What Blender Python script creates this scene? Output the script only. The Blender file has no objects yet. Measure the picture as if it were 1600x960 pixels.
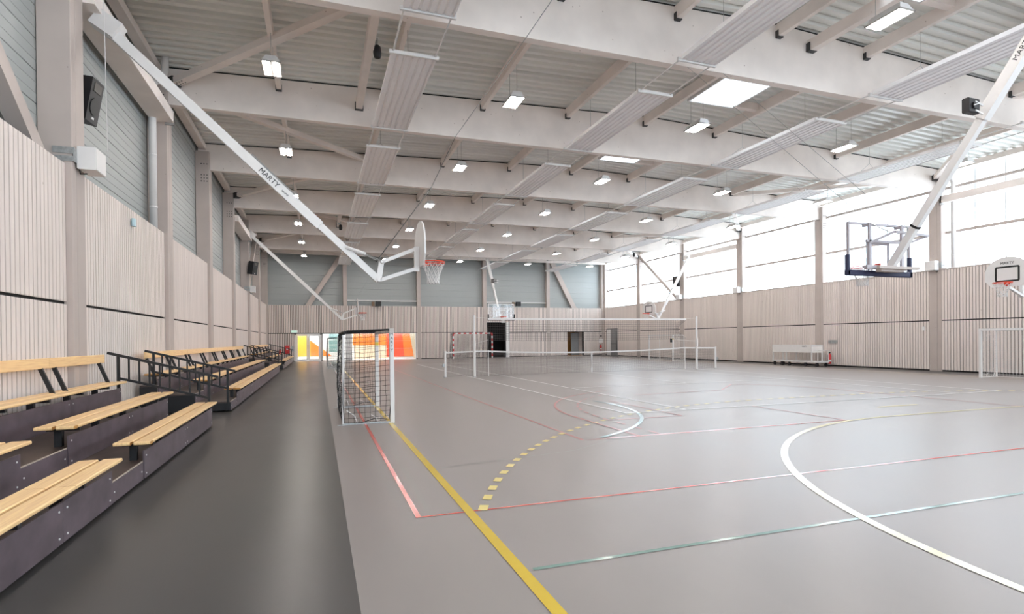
import bpy, math, random
from mathutils import Vector, Matrix
random.seed(7)
R = math.radians
scene = bpy.context.scene
COL = scene.collection

# ------------------------------------------------------------------ materials
def new_mat(name):
    m = bpy.data.materials.new(name); m.use_nodes = True
    nt = m.node_tree; nt.nodes.clear()
    out = nt.nodes.new('ShaderNodeOutputMaterial')
    b = nt.nodes.new('ShaderNodeBsdfPrincipled')
    nt.links.new(b.outputs[0], out.inputs[0])
    return m, nt, b, out

def mat(name, col, rough=0.6, metal=0.0, var=0.05, scale=6.0, spec=0.5, bump=0.0, stretch=(1, 1, 1), emit=None, estr=0.0):
    m, nt, b, out = new_mat(name)
    tc = nt.nodes.new('ShaderNodeTexCoord')
    mp = nt.nodes.new('ShaderNodeMapping'); mp.inputs['Scale'].default_value = stretch
    nt.links.new(tc.outputs['Object'], mp.inputs[0])
    nz = nt.nodes.new('ShaderNodeTexNoise'); nz.inputs['Scale'].default_value = scale; nz.inputs['Detail'].default_value = 4
    nt.links.new(mp.outputs[0], nz.inputs[0])
    rp = nt.nodes.new('ShaderNodeValToRGB')
    rp.color_ramp.elements[0].position = 0.3; rp.color_ramp.elements[1].position = 0.7
    rp.color_ramp.elements[0].color = tuple(max(0, c*(1-var)) for c in col)+(1,)
    rp.color_ramp.elements[1].color = tuple(min(1, c*(1+var)) for c in col)+(1,)
    nt.links.new(nz.outputs[0], rp.inputs[0]); nt.links.new(rp.outputs[0], b.inputs['Base Color'])
    b.inputs['Roughness'].default_value = rough; b.inputs['Metallic'].default_value = metal
    b.inputs['Specular IOR Level'].default_value = spec
    if bump:
        bp = nt.nodes.new('ShaderNodeBump'); bp.inputs['Strength'].default_value = bump; bp.inputs['Distance'].default_value = 0.01
        nt.links.new(nz.outputs[0], bp.inputs['Height']); nt.links.new(bp.outputs[0], b.inputs['Normal'])
    if emit:
        b.inputs['Emission Color'].default_value = emit+(1,); b.inputs['Emission Strength'].default_value = estr
    return m

def srgb(r, g, b):
    f = lambda c: (c/255/12.92) if c/255 <= 0.04045 else ((c/255+0.055)/1.055)**2.4
    return (f(r), f(g), f(b))

def wood_slats(name, base, axis, knot):
    """whitewashed boards: every board its own shade, small knots"""
    m, nt, b, out = new_mat(name)
    N = nt.nodes.new; L = nt.links.new
    tc = N('ShaderNodeTexCoord'); sx = N('ShaderNodeSeparateXYZ'); L(tc.outputs['Object'], sx.inputs[0])
    dv = N('ShaderNodeMath'); dv.operation = 'DIVIDE'; dv.inputs[1].default_value = 0.119; L(sx.outputs[axis], dv.inputs[0])
    fl = N('ShaderNodeMath'); fl.operation = 'FLOOR'; L(dv.outputs[0], fl.inputs[0])
    wn = N('ShaderNodeTexWhiteNoise'); wn.noise_dimensions = '1D'; L(fl.outputs[0], wn.inputs['W'])
    mp = N('ShaderNodeMapping'); mp.inputs['Scale'].default_value = (30, 30, 2.5); L(tc.outputs['Object'], mp.inputs[0])
    nz = N('ShaderNodeTexNoise'); nz.inputs['Scale'].default_value = 1.0; nz.inputs['Detail'].default_value = 5; L(mp.outputs[0], nz.inputs[0])
    vo = N('ShaderNodeTexVoronoi'); vo.inputs['Scale'].default_value = 2.2; L(tc.outputs['Object'], vo.inputs[0])
    kr = N('ShaderNodeValToRGB'); kr.color_ramp.elements[0].position = 0.025; kr.color_ramp.elements[1].position = 0.06
    kr.color_ramp.elements[0].color = (knot, knot*0.95, knot*0.9, 1); kr.color_ramp.elements[1].color = (1, 1, 1, 1)
    L(vo.outputs['Distance'], kr.inputs[0])
    r1 = N('ShaderNodeValToRGB'); e = r1.color_ramp.elements
    e[0].color = tuple(c*0.93 for c in base)+(1,); e[1].color = tuple(min(1, c*1.05) for c in base)+(1,)
    ad = N('ShaderNodeMath'); ad.operation = 'ADD'
    ml = N('ShaderNodeMath'); ml.operation = 'MULTIPLY'; ml.inputs[1].default_value = 0.6; L(wn.outputs['Value'], ml.inputs[0])
    ml2 = N('ShaderNodeMath'); ml2.operation = 'MULTIPLY'; ml2.inputs[1].default_value = 0.4; L(nz.outputs[0], ml2.inputs[0])
    L(ml.outputs[0], ad.inputs[0]); L(ml2.outputs[0], ad.inputs[1]); L(ad.outputs[0], r1.inputs[0])
    mx = N('ShaderNodeMix'); mx.data_type = 'RGBA'; mx.blend_type = 'MULTIPLY'; mx.inputs[0].default_value = 1
    L(r1.outputs[0], mx.inputs[6]); L(kr.outputs[0], mx.inputs[7]); L(mx.outputs[2], b.inputs['Base Color'])
    b.inputs['Roughness'].default_value = 0.7
    return m

def knotty(name, base, rough=0.65):
    m, nt, b, out = new_mat(name)
    N = nt.nodes.new; L = nt.links.new
    tc = N('ShaderNodeTexCoord')
    nz = N('ShaderNodeTexNoise'); nz.inputs['Scale'].default_value = 1.3; nz.inputs['Detail'].default_value = 6; L(tc.outputs['Object'], nz.inputs[0])
    r1 = N('ShaderNodeValToRGB'); e = r1.color_ramp.elements; e[0].position = .3; e[1].position = .7
    e[0].color = tuple(c*0.93 for c in base)+(1,); e[1].color = tuple(min(1, c*1.05) for c in base)+(1,)
    L(nz.outputs[0], r1.inputs[0])
    vo = N('ShaderNodeTexVoronoi'); vo.inputs['Scale'].default_value = 3.5; L(tc.outputs['Object'], vo.inputs[0])
    kr = N('ShaderNodeValToRGB'); kr.color_ramp.elements[0].position = 0.03; kr.color_ramp.elements[1].position = 0.065
    kr.color_ramp.elements[0].color = (.55, .5, .48, 1); kr.color_ramp.elements[1].color = (1, 1, 1, 1)
    L(vo.outputs['Distance'], kr.inputs[0])
    mx = N('ShaderNodeMix'); mx.data_type = 'RGBA'; mx.blend_type = 'MULTIPLY'; mx.inputs[0].default_value = 1
    L(r1.outputs[0], mx.inputs[6]); L(kr.outputs[0], mx.inputs[7]); L(mx.outputs[2], b.inputs['Base Color'])
    b.inputs['Roughness'].default_value = rough
    return m

def clear_pane(name, tint, gloss=0.06, trans=0.0):
    m = bpy.data.materials.new(name); m.use_nodes = True
    nt = m.node_tree; nt.nodes.clear(); N = nt.nodes.new; L = nt.links.new
    out = N('ShaderNodeOutputMaterial'); t = N('ShaderNodeBsdfTransparent'); t.inputs[0].default_value = tint+(1,)
    g = N('ShaderNodeBsdfGlossy'); g.inputs['Roughness'].default_value = 0.05
    mx = N('ShaderNodeMixShader'); mx.inputs[0].default_value = gloss
    L(t.outputs[0], mx.inputs[1]); L(g.outputs[0], mx.inputs[2])
    last = mx
    if trans:
        tr = N('ShaderNodeBsdfTranslucent'); tr.inputs[0].default_value = tint+(1,)
        m2 = N('ShaderNodeMixShader'); m2.inputs[0].default_value = trans
        L(mx.outputs[0], m2.inputs[1]); L(tr.outputs[0], m2.inputs[2]); last = m2
    L(last.outputs[0], out.inputs[0])
    return m

def emitter(name, col, s):
    m = bpy.data.materials.new(name); m.use_nodes = True
    nt = m.node_tree; nt.nodes.clear()
    out = nt.nodes.new('ShaderNodeOutputMaterial'); e = nt.nodes.new('ShaderNodeEmission')
    e.inputs[0].default_value = col+(1,); e.inputs[1].default_value = s
    nt.links.new(e.outputs[0], out.inputs[0]); return m

LINE_ROUGH = 0.16
M = dict(
    framegrey=mat('pale_grey_frame_paint', (.42, .39, .42), .45, var=.03),
    slat_l=wood_slats('slat_whitewash_left', (.77, .68, .635), 1, .72),
    slat_r=wood_slats('slat_whitewash_right', (.77, .68, .635), 1, .72),
    slat_f=wood_slats('slat_whitewash_far', (.77, .68, .635), 0, .72),
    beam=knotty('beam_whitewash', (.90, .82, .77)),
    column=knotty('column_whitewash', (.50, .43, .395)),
    felt=mat('black_felt', (.012, .010, .009), .95),
    clad=mat('grey_cladding', (.37, .39, .385), .5, var=.02, scale=.6),
    deck=mat('galvanised_deck', (.83, .84, .81), .42, metal=.05, var=.08, scale=.7, stretch=(.15, 6, 1)),
    white=mat('white_paint', (.76, .74, .73), .4, var=.02),
    panel=mat('white_panel_paint', (.93, .91, .92), .42, var=.02),
    steel=mat('galvanised_steel', (.42, .43, .43), .4, metal=.7, var=.15, scale=30),
    dsteel=mat('dark_steel', (.06, .06, .06), .5, metal=.3),
    black=mat('black_powder_coat', (.012, .012, .014), .45, var=.1),
    blackp=mat('black_plastic', (.015, .014, .016), .5, var=.15),
    pine=mat('varnished_pine', (.97, .62, .31), .38, var=.14, scale=5, stretch=(14, .6, 10)),
    pine_end=mat('pine_end_grain', (.55, .27, .07), .5, var=.2, scale=20),
    ply=mat('film_faced_plywood', (.112, .084, .098), .4, var=.28, scale=3.2, stretch=(1, 1, 1.4)),
    plydeck=mat('brown_plywood_deck', (.06, .04, .034), .5, var=.35, scale=4),
    plyedge=mat('plywood_edge', (.45, .38, .32), .6, var=.1),
    orange=mat('orange_rim_steel', (.78, .07, .03), .35, var=.04),
    netw=mat('white_net_cord', (.72, .70, .69), .8, var=.03),
    netb=mat('black_net_cord', (.012, .012, .013), .8),
    netg=mat('grey_net_cord', (.09, .08, .08), .8),
    red=mat('red_paint', (.62, .03, .03), .35, var=.05),
    pad=mat('navy_foam_padding', (.012, .014, .05), .6),
    glassboard=clear_pane('backboard_acrylic', (.95, .96, .97), .05),
    glass=clear_pane('door_glass', (.95, .96, .95), .05),
    poly=clear_pane('clerestory_glass', (.97, .97, .97), .04),
    sky=clear_pane('skylight_cover', (.98, .98, .98), .03, .25),
    lobby=emitter('lobby_fill_glow', (1, .97, .93), 15.0),  # glow of the added fill panels beyond the far glazing
    tube=emitter('lamp_tube', (1.0, .94, .885), 135.0),
    reflector=mat('lamp_reflector', (.42, .40, .38), .35, var=.02),
    greydoor=mat('grey_door_paint', (.22, .22, .22), .5, var=.03),
    ochre=mat('ochre_wall_paint', (.40, .20, .05), .6, var=.06),
    yellow=mat('mural_yellow', (1.0, .50, .05), .6, var=.03),
    orangew=mat('mural_orange', (.98, .24, .02), .6, var=.04),
    redw=mat('mural_red_orange', (.85, .07, .01), .6, var=.05),
    cream=mat('mural_cream', (.85, .70, .50), .7, var=.03),
    whitew=mat('courtyard_white', (.85, .84, .80), .7, var=.02),
    tealg=mat('courtyard_window_teal', (.25, .42, .40), .3, var=.1),
    paving=mat('courtyard_paving', (.62, .50, .44), .8, var=.05),
    darkroom=mat('unlit_room_black', (.01, .01, .01), .8),  # near-black walls carry the darkness of the unlit room
    green=mat('exit_sign_green', (.35, .55, .45), .5, emit=(.55, .75, .65), estr=.5),
    sticker=mat('yellow_sticker', (.75, .55, .08), .5),
    cyan=mat('pale_cyan_plastic', (.45, .62, .68), .4),
    brown=mat('brown_box', (.20, .12, .07), .6),
    deepcase=mat('dark_housing', (.09, .08, .07), .5),
    ink=mat('black_ink', (.008, .008, .008), .5),
    l_yellow=mat('line_yellow', (.66, .46, .05), LINE_ROUGH, var=.03),
    l_red=mat('line_red', (.60, .10, .075), LINE_ROUGH, var=.04),
    l_red_glare=mat('line_red_glare', (.46, .155, .15), .28, var=.04),  # red line paint, dulled towards pink to carry the window glare
    l_seam=mat('line_grey_seam', (.23, .24, .22), .3),
    l_teal=mat('line_teal', (.19, .30, .26), LINE_ROUGH, var=.04),
    l_blue=mat('line_pale_blue', (.36, .52, .56), LINE_ROUGH, var=.04),
    l_dash=mat('line_dash_yellow', (.72, .58, .17), .3),
    l_white=mat('line_white', (.95, .94, .93), .30, var=.02),
    l_yellow_glare=mat('line_yellow_glare', (.78, .73, .48), LINE_ROUGH, var=.05),  # yellow line paint, paled so the window reflection sits in the colour
)
def floor_mat(name, col, rough):
    m, nt, b, out = new_mat(name); N = nt.nodes.new; L = nt.links.new
    tc = N('ShaderNodeTexCoord'); mp = N('ShaderNodeMapping'); mp.inputs['Scale'].default_value = (1.2, .35, 1)
    L(tc.outputs['Object'], mp.inputs[0])
    nz = N('ShaderNodeTexNoise'); nz.inputs['Scale'].default_value = 1.2; nz.inputs['Detail'].default_value = 8; L(mp.outputs[0], nz.inputs[0])
    rp = N('ShaderNodeValToRGB'); e = rp.color_ramp.elements; e[0].position = .35; e[1].position = .68
    e[0].color = tuple(c*.96 for c in col)+(1,); e[1].color = tuple(c*1.04 for c in col)+(1,)
    L(nz.outputs[0], rp.inputs[0]); L(rp.outputs[0], b.inputs['Base Color'])
    mr = N('ShaderNodeMapRange'); mr.inputs['To Min'].default_value = rough-.03; mr.inputs['To Max'].default_value = rough+.05
    L(nz.outputs[0], mr.inputs['Value']); L(mr.outputs[0], b.inputs['Roughness'])
    b.inputs['Specular IOR Level'].default_value = .42
    return m
M['floor'] = floor_mat('sports_vinyl_grey_beige', (.268, .236, .224), .34)
M['floord'] = floor_mat('sports_vinyl_dark_grey', (.064, .060, .057), .30)

# ------------------------------------------------------------------ mesh helper
class MB:
    def __init__(s): s.v = []; s.f = []; s.mi = []; s.cur = 0
    def m(s, i): s.cur = i; return s
    def face(s, pts):
        n = len(s.v); s.v += [tuple(p) for p in pts]; s.f.append(tuple(range(n, n+len(pts)))); s.mi.append(s.cur); return s
    def hexa(s, P):
        n = len(s.v); s.v += [tuple(p) for p in P]
        for q in ((0, 3, 2, 1), (4, 5, 6, 7), (0, 1, 5, 4), (1, 2, 6, 5), (2, 3, 7, 6), (3, 0, 4, 7)):
            s.f.append(tuple(n+i for i in q)); s.mi.append(s.cur)
        return s
    def box(s, x0, x1, y0, y1, z0, z1):
        return s.hexa([(x0, y0, z0), (x1, y0, z0), (x1, y1, z0), (x0, y1, z0), (x0, y0, z1), (x1, y0, z1), (x1, y1, z1), (x0, y1, z1)])
    def cbox(s, x0, x1, y0, y1, z0, z1, c=.006):
        """box with chamfered long edges (profile in the two smaller axes)"""
        d = [x1-x0, y1-y0, z1-z0]; ax = d.index(max(d))
        lo = [x0, y0, z0]; hi = [x1, y1, z1]; a, b = [i for i in range(3) if i != ax]
        c = min(c, d[a]*.3, d[b]*.3)
        pr = [(lo[a]+c, lo[b]), (hi[a]-c, lo[b]), (hi[a], lo[b]+c), (hi[a], hi[b]-c), (hi[a]-c, hi[b]), (lo[a]+c, hi[b]), (lo[a], hi[b]-c), (lo[a], lo[b]+c)]
        n = len(s.v)
        for e in (lo[ax], hi[ax]):
            for p in pr:
                q = [0, 0, 0]; q[ax] = e; q[a] = p[0]; q[b] = p[1]; s.v.append(tuple(q))
        flip = (ax == 1)
        for i in range(8):
            j = (i+1) % 8; q = (n+i, n+j, n+8+j, n+8+i); s.f.append(q[::-1] if flip else q); s.mi.append(s.cur)
        e0 = tuple(n+i for i in range(8)); e1 = tuple(n+8+i for i in range(8))
        s.f.append(e0 if flip else e0[::-1]); s.mi.append(s.cur); s.f.append(e1[::-1] if flip else e1); s.mi.append(s.cur)
        return s
    def bar(s, a, b, w, h, up=(0, 0, 1)):
        a = Vector(a); b = Vector(b); d = (b-a).normalized(); u = Vector(up)
        if abs(d.dot(u)) > .98: u = Vector((0, 1, 0))
        sd = d.cross(u).normalized(); u = sd.cross(d).normalized()
        P = []
        for e in (a, b):
            for (i, j) in ((-1, -1), (1, -1), (1, 1), (-1, 1)): P.append(e+sd*i*w/2+u*j*h/2)
        n = len(s.v); s.v += [tuple(p) for p in P]
        for q in ((0, 1, 2, 3), (7, 6, 5, 4), (0, 4, 5, 1), (1, 5, 6, 2), (2, 6, 7, 3), (3, 7, 4, 0)):
            s.f.append(tuple(n+i for i in q)); s.mi.append(s.cur)
        return s
    def tube(s, pts, r, k=8, closed=False, cap=True):
        pts = [Vector(p) for p in pts]; n0 = len(s.v); N = len(pts); pu = None
        for i, p in enumerate(pts):
            if closed: d = pts[(i+1) % N]-pts[i-1]
            else: d = pts[min(i+1, N-1)]-pts[max(i-1, 0)]
            d.normalize()
            if pu is None:
                u = Vector((0, 0, 1)) if abs(d.z) < .9 else Vector((1, 0, 0))
            else: u = pu
            sd = d.cross(u).normalized(); u = sd.cross(d).normalized(); pu = u
            rr = r[i] if isinstance(r, (list, tuple)) else r
            for j in range(k):
                a = 2*math.pi*j/k; s.v.append(tuple(p+sd*rr*math.cos(a)+u*rr*math.sin(a)))
        rng = N if closed else N-1
        for i in range(rng):
            for j in range(k):
                a = n0+i*k+j; b = n0+i*k+(j+1) % k; c = n0+((i+1) % N)*k+(j+1) % k; d = n0+((i+1) % N)*k+j
                s.f.append((a, b, c, d)); s.mi.append(s.cur)
        if cap and not closed:
            s.f.append(tuple(n0+j for j in range(k))[::-1]); s.mi.append(s.cur)
            s.f.append(tuple(n0+(N-1)*k+j for j in range(k))); s.mi.append(s.cur)
        return s
    def prism(s, poly, e0, e1):
        """poly: list of 3D points (planar); extruded by vector e1 from offset e0"""
        e0 = Vector(e0); e1 = Vector(e1); n = len(s.v); k = len(poly)
        for p in poly: s.v.append(tuple(Vector(p)+e0))
        for p in poly: s.v.append(tuple(Vector(p)+e0+e1))
        for i in range(k):
            j = (i+1) % k; s.f.append((n+i, n+j, n+k+j, n+k+i)); s.mi.append(s.cur)
        s.f.append(tuple(n+i for i in range(k))[::-1]); s.mi.append(s.cur)
        s.f.append(tuple(n+k+i for i in range(k))); s.mi.append(s.cur)
        return s
    def build(s, name, mats, parent=None, origin=None, smooth=False):
        if origin is None: origin = ORG.get(parent.name, (0, 0, 0)) if parent else (0, 0, 0)
        me = bpy.data.meshes.new(name)
        me.from_pydata([(x-origin[0], y-origin[1], z-origin[2]) for x, y, z in s.v], [], s.f)
        if not isinstance(mats, (list, tuple)): mats = [mats]
        for q in mats: me.materials.append(M[q] if isinstance(q, str) else q)
        if len(mats) > 1: me.polygons.foreach_set('material_index', s.mi)
        import bmesh
        bm = bmesh.new(); bm.from_mesh(me); bmesh.ops.recalc_face_normals(bm, faces=bm.faces); bm.to_mesh(me); bm.free()
        if smooth: me.polygons.foreach_set('use_smooth', [True]*len(me.polygons))
        me.update()
        o = bpy.data.objects.new(name, me); COL.objects.link(o)
        if parent is not None: o.parent = parent; ORG[o.name] = origin
        else: o.location = origin; ORG[o.name] = origin
        return o
ORG = {}
def tag(o, label=None, cat=None, group=None, kind=None):
    if label: o['label'] = label
    if cat: o['category'] = cat
    if group: o['group'] = group
    if kind: o['kind'] = kind
    return o
def thing(name, loc, label, cat, group=None, kind=None):
    o = bpy.data.objects.new(name, None); COL.objects.link(o); o.location = loc; o.empty_display_size = .2
    ORG[o.name] = tuple(loc); return tag(o, label, cat, group, kind)
def kids(o): return [c for c in bpy.data.objects if c.parent == o]
CH = {}
def copy_tree(o, parent=None):
    c = o.copy(); COL.objects.link(c); c.parent = parent; ORG[c.name] = ORG.get(o.name, (0, 0, 0))
    for ch in kids(o): copy_tree(ch, c)
    return c
def text(body, parent, m, size, mtx, name='lettering', ext=.002):
    cu = bpy.data.curves.new(name, 'FONT'); cu.body = body; cu.size = size; cu.extrude = ext; cu.align_x = 'CENTER'; cu.align_y = 'CENTER'
    tmp = bpy.data.objects.new(name, cu); me = bpy.data.meshes.new_from_object(tmp); bpy.data.objects.remove(tmp)
    me.materials.clear(); me.materials.append(M[m]); o = bpy.data.objects.new(name, me); COL.objects.link(o); o.parent = parent
    o.matrix_local = mtx; return o
def basis(x, y, loc):
    x = Vector(x).normalized(); y = Vector(y).normalized(); z = x.cross(y)
    m = Matrix.Identity(4)
    for i in range(3): m[i][0] = x[i]; m[i][1] = y[i]; m[i][2] = z[i]; m[i][3] = loc[i]
    return m
def ordn(i): return ['first', 'second', 'third', 'fourth', 'fifth', 'sixth', 'seventh', 'eighth', 'ninth', 'tenth'][i]

# ------------------------------------------------------------------ dimensions
XL, XR = -3.68, 25.0          # faces of the slat linings
YN, YF = -6.95, 45.8          # hall ends
P = 5.86                      # frame spacing
FY = [10.63+P*k for k in range(-2, 6)]   # front faces of the roof beams
RX = 10.9
def zr(x): return 9.15-.0333*abs(x-RX)
NTH = lambda k: ordn(k)

# ------------------------------------------------------------------ floor and markings
fl = MB()
fl.box(.21, 23.3, YN, YF+.1, -.12, 0)
floor = fl.build('floor', 'floor'); tag(floor, 'grey beige sports floor with coloured court lines', 'floor', kind='structure')
ORG['floor'] = (0, 0, 0)
d = MB(); d.box(-4.2, .21, YN, YF+.1, -.12, 0.0); d.box(23.3, 25.4, YN, YF+.1, -.12, 0)
o = d.build('dark_margin', 'floord', floor); o['label'] = 'dark grey margin strip of the sports floor'
def strip(pts, w, closed=False):
    """flat ribbon along a polyline in the floor plane"""
    out = []
    n = len(pts)
    for i in range(n):
        a = pts[max(i-1, 0)]; b = pts[min(i+1, n-1)]
        dx, dy = b[0]-a[0], b[1]-a[1]; l = math.hypot(dx, dy); nx, ny = -dy/l*w/2, dx/l*w/2
        out.append(((pts[i][0]+nx, pts[i][1]+ny), (pts[i][0]-nx, pts[i][1]-ny)))
    return out
def marking(name, m, paths, w, z, dash=None, label=None):
    b = MB()
    for pts in paths:
        if dash:
            # resample
            tot = [0]
            for i in range(1, len(pts)): tot.append(tot[-1]+math.dist(pts[i], pts[i-1]))
            def at(t):
                for i in range(1, len(pts)):
                    if t <= tot[i]+1e-9:
                        f = (t-tot[i-1])/(tot[i]-tot[i-1]); return (pts[i-1][0]+f*(pts[i][0]-pts[i-1][0]), pts[i-1][1]+f*(pts[i][1]-pts[i-1][1]))
                return pts[-1]
            t = 0; segs = []
            while t < tot[-1]:
                e = min(t+dash[0], tot[-1]); segs.append([at(t), at((t+e)/2), at(e)]); t += dash[0]+dash[1]
        else: segs = [pts]
        for sg in segs:
            s = strip(sg, w)
            for i in range(len(s)-1):
                b.face([(s[i][1][0], s[i][1][1], z), (s[i+1][1][0], s[i+1][1][1], z), (s[i+1][0][0], s[i+1][0][1], z), (s[i][0][0], s[i][0][1], z)])
    o = b.build(name, m, floor)
    if label: o['label'] = label
    return o
def arc(cx, cy, r, a0, a1, n=40): return [(cx+r*math.cos(R(a0+(a1-a0)*i/n)), cy+r*math.sin(R(a0+(a1-a0)*i/n))) for i in range(n+1)]
YG0, YG1 = 1.2, 43.84; PX0, PX1 = 10.3, 13.5
marking('court_line', 'l_yellow', [[(1.25, -5), (1.25, YG1)], [(22.55, YG0), (22.55, YG1)], [(1.25, YG1), (22.55, YG1)]], .085, .004, label='yellow sideline and goal line')
marking('goal_area_line', 'l_yellow_glare', [arc(PX1, YG0, 6.4, 0, 90)+arc(PX0, YG0, 6.4, 90, 180)], .085, .0045, label='yellow six metre goal area arc with glare in its colour')
marking('goal_area_line', 'l_yellow_glare', [arc(PX0, YG1, 6.4, 180, 270)+arc(PX1, YG1, 6.4, 270, 360)], .06, .0045, label='yellow goal area arc at the far end, glare in its colour')
marking('free_throw_line', 'l_dash', [(arc(PX0, YG0, 9.62, 158.2, 90)+arc(PX1, YG0, 9.62, 90, 20))], .085, .005, dash=(.16, .16+.02), label='yellow dashed free throw arc')
marking('penalty_line', 'l_dash', [[(11.3, 8.66), (12.5, 8.66)]], .06, .005)
marking('boundary_line', 'l_red', [[(.80, 40), (.80, 4.79), (23.2, 4.79)], [(.82, 9.27), (3.3, 9.27)]][:1], .055, .003, label='red boundary line nearest the aisle')
marking('boundary_line', 'l_red_glare', [[(3.75, 33), (3.75, 7.54), (4.15, 7.54)]], .05, .0035, label='red inner boundary line with glare in its colour')
marking('boundary_line', 'l_red', [[(4.15, 7.54), (9.1, 7.54)]], .045, .0036)
marking('three_point_arc', 'l_red_glare', [[(4.72, 7.56), (4.72, 9.6)]+arc(9.6, 9.8, 4.88, 178, 110)], .055, .006)
marking('three_point_arc', 'l_red_glare', [[(5.12, 7.6), (5.12, 9.4)]+arc(9.6, 9.6, 4.45, 176, 118)], .05, .0062, dash=(.3, .22), label='dashed red arc with glare in its colour')
marking('key_line', 'l_red_glare', [[(5.1, 9.2), (6.72, 9.2)], [(6.72, 9.2), (6.72, 12.1)], [(9.05, 7.56), (9.05, 9.85)], [(14.05, 5.5), (14.05, 12.2)]], .045, .0055)
marking('sideline', 'l_red_glare', [arc(11.2, 12.2, 2.85, 0, 60)+[(11.0, 13.2), (8.0, 13.0)]], .05, .0055)
marking('three_point_arc', 'l_blue', [arc(2.3, 11.35, 4.12, -64, 12)], .07, .007, label='pale blue three point arc')
marking('sideline', 'l_teal', [[(1.33, 3.435), (23, 3.435)], ], .042, .003, label='teal line across the floor')
marking('seam', 'l_seam', [[(1.37, 6.55), (3.3, 6.9), (4.3, 7.5)]], .02, .003)
for (a, b_) in (((5.88, 9.86), (5.88, 35.14)), ((7.35, 9.86), (7.35, 35.14)), ((17.42, 9.86), (17.42, 35.14)), ((15.95, 9.86), (15.95, 35.14))):
    pass
marking('tennis_line', 'l_white', [[(5.9, 9.9), (5.9, 35.1)], [(7.36, 9.9), (7.36, 35.1)], [(17.42, 9.9), (17.42, 35.1)], [(15.9, 9.9), (15.9, 35.1)], [(5.87, 9.9), (17.45, 9.9)], [(5.87, 35.1), (17.45, 35.1)],
         [(7.36, 15.68), (15.9, 15.68)], [(7.36, 29.3), (15.9, 29.3)], [(11.65, 15.68), (11.65, 29.3)]], .055, .008, label='white tennis court lines')

# ------------------------------------------------------------------ slat linings
def slats_Y(xf, sgn, segs, z0, z1):
    """boards on a side wall; xf face plane, sgn direction into the wall"""
    b = MB()
    for (a, e) in segs:
        n = max(1, round((e-a)/.119)); p = (e-a)/n
        for i in range(n):
            y = a+i*p
            xa, xb = sorted((xf, xf+sgn*.034)); b.box(xa, xb, y+.0140, y+p-.0140, z0, z1)
    return b
def slats_X(yf, segs, z0, z1):
    b = MB()
    for (a, e) in segs:
        n = max(1, round((e-a)/.119)); p = (e-a)/n
        for i in range(n):
            x = a+i*p; b.box(x+.017, x+p-.017, yf, yf+.03, z0, z1)
    return b
CY = [10.42+P*k for k in range(-2, 7)]     # near faces of the side columns
def bays(last=True):
    s = []; prev = YN
    for y in CY:
        s.append((prev, y)); prev = y+.5
    return [(a, min(e, YF)) for a, e in s if e-a > .2]
bl = bays()
# left wall
def ribbed(plane, axis, a0, a1, z0, z1, sgn):
    """horizontally ribbed metal sheet"""
    b = MB(); z = z0; prof = []
    while z < z1-.01:
        prof += [(z, 0), (min(z+.012, z1), .02), (min(z+.022, z1), 0), (min(z+.16, z1), 0), (min(z+.166, z1), .006), (min(z+.172, z1), 0), (min(z+.33, z1), 0), (min(z+.336, z1), .006), (min(z+.342, z1), 0)]
        z += .5
    prof.append((z1, 0))
    prof = sorted(set(prof))
    for i in range(len(prof)-1):
        (za, da), (zb, db) = prof[i], prof[i+1]
        if axis == 'Y': b.face([(plane+sgn*da, a0, za), (plane+sgn*da, a1, za), (plane+sgn*db, a1, zb), (plane+sgn*db, a0, zb)])
        else: b.face([(a0, plane+sgn*da, za), (a1, plane+sgn*da, za), (a1, plane+sgn*db, zb), (a0, plane+sgn*db, zb)])
    return b
b = ribbed(-4.04, 'Y', YN-.2, YF+.6, 4.2, 9.0, -1); b.box(-4.4, -4.12, YN-.2, YF+.6, -.1, 9.2)
wl = b.build('wall_left', 'clad'); tag(wl, 'left hall wall with grey ribbed cladding above pale slats', 'wall', kind='structure')
b = MB(); b.box(-4.03, -3.715, YN, YF+.1, 0.0, 4.30)
b.build('lining_backing', 'felt', wl)
slats_Y(XL, -1, bl, .06, 2.14).build('lower_slats', 'slat_l', wl); slats_Y(XL, -1, bl, 2.185, 4.33).build('upper_slats', 'slat_l', wl)
# right wall
b = MB(); b.box(25.04, 25.5, YN, YF+.6, -.1, 4.30); b.box(25.04, 25.5, YN, YF+.6, 8.95, 9.2)
wr = b.build('wall_right', 'felt'); tag(wr, 'right hall wall with pale vertical slats below the clerestory', 'wall', kind='structure')
ry = [(a, e) for a, e in bl if e < 45]; 
lo = ry+[(CY[7]+.5, 43.3), (45.42, 45.58)] if False else None
bR = []
for a, e in bl:
    bR.append((a, e))
def cut(segs, a, e):
    r = []
    for s, t in segs:
        if e <= s or a >= t: r.append((s, t)); continue
        if a > s: r.append((s, a))
        if e < t: r.append((e, t))
    return r
DR = (43.35, 45.35)
slats_Y(XR, 1, cut(bR, *DR), .06, 2.14).build('lower_slats', 'slat_r', wr)
slats_Y(XR, 1, cut(bR, *DR), 2.185, 4.33).build('upper_slats', 'slat_r', wr)
slats_Y(XR, 1, [DR], 2.44, 4.33).build('door_head_slats', 'slat_r', wr)
MB().box(24.99, 25.32, YN, YF+.1, 4.30, 4.34).build('sill', 'column', wr)
# far wall
b = ribbed(46.22, 'X', -4.1, 25.4, 4.2, 9.2, 1)
wf = b.build('wall_far', 'clad'); tag(wf, 'far end wall with grey cladding, slats and door openings', 'wall', kind='structure')
holesX = [(-1.72, .22, 2.14), (.28, 7.62, 2.14), (13.72, 15.42, 3.02), (21.28, 22.92, 2.16)]
b = MB()
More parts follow.
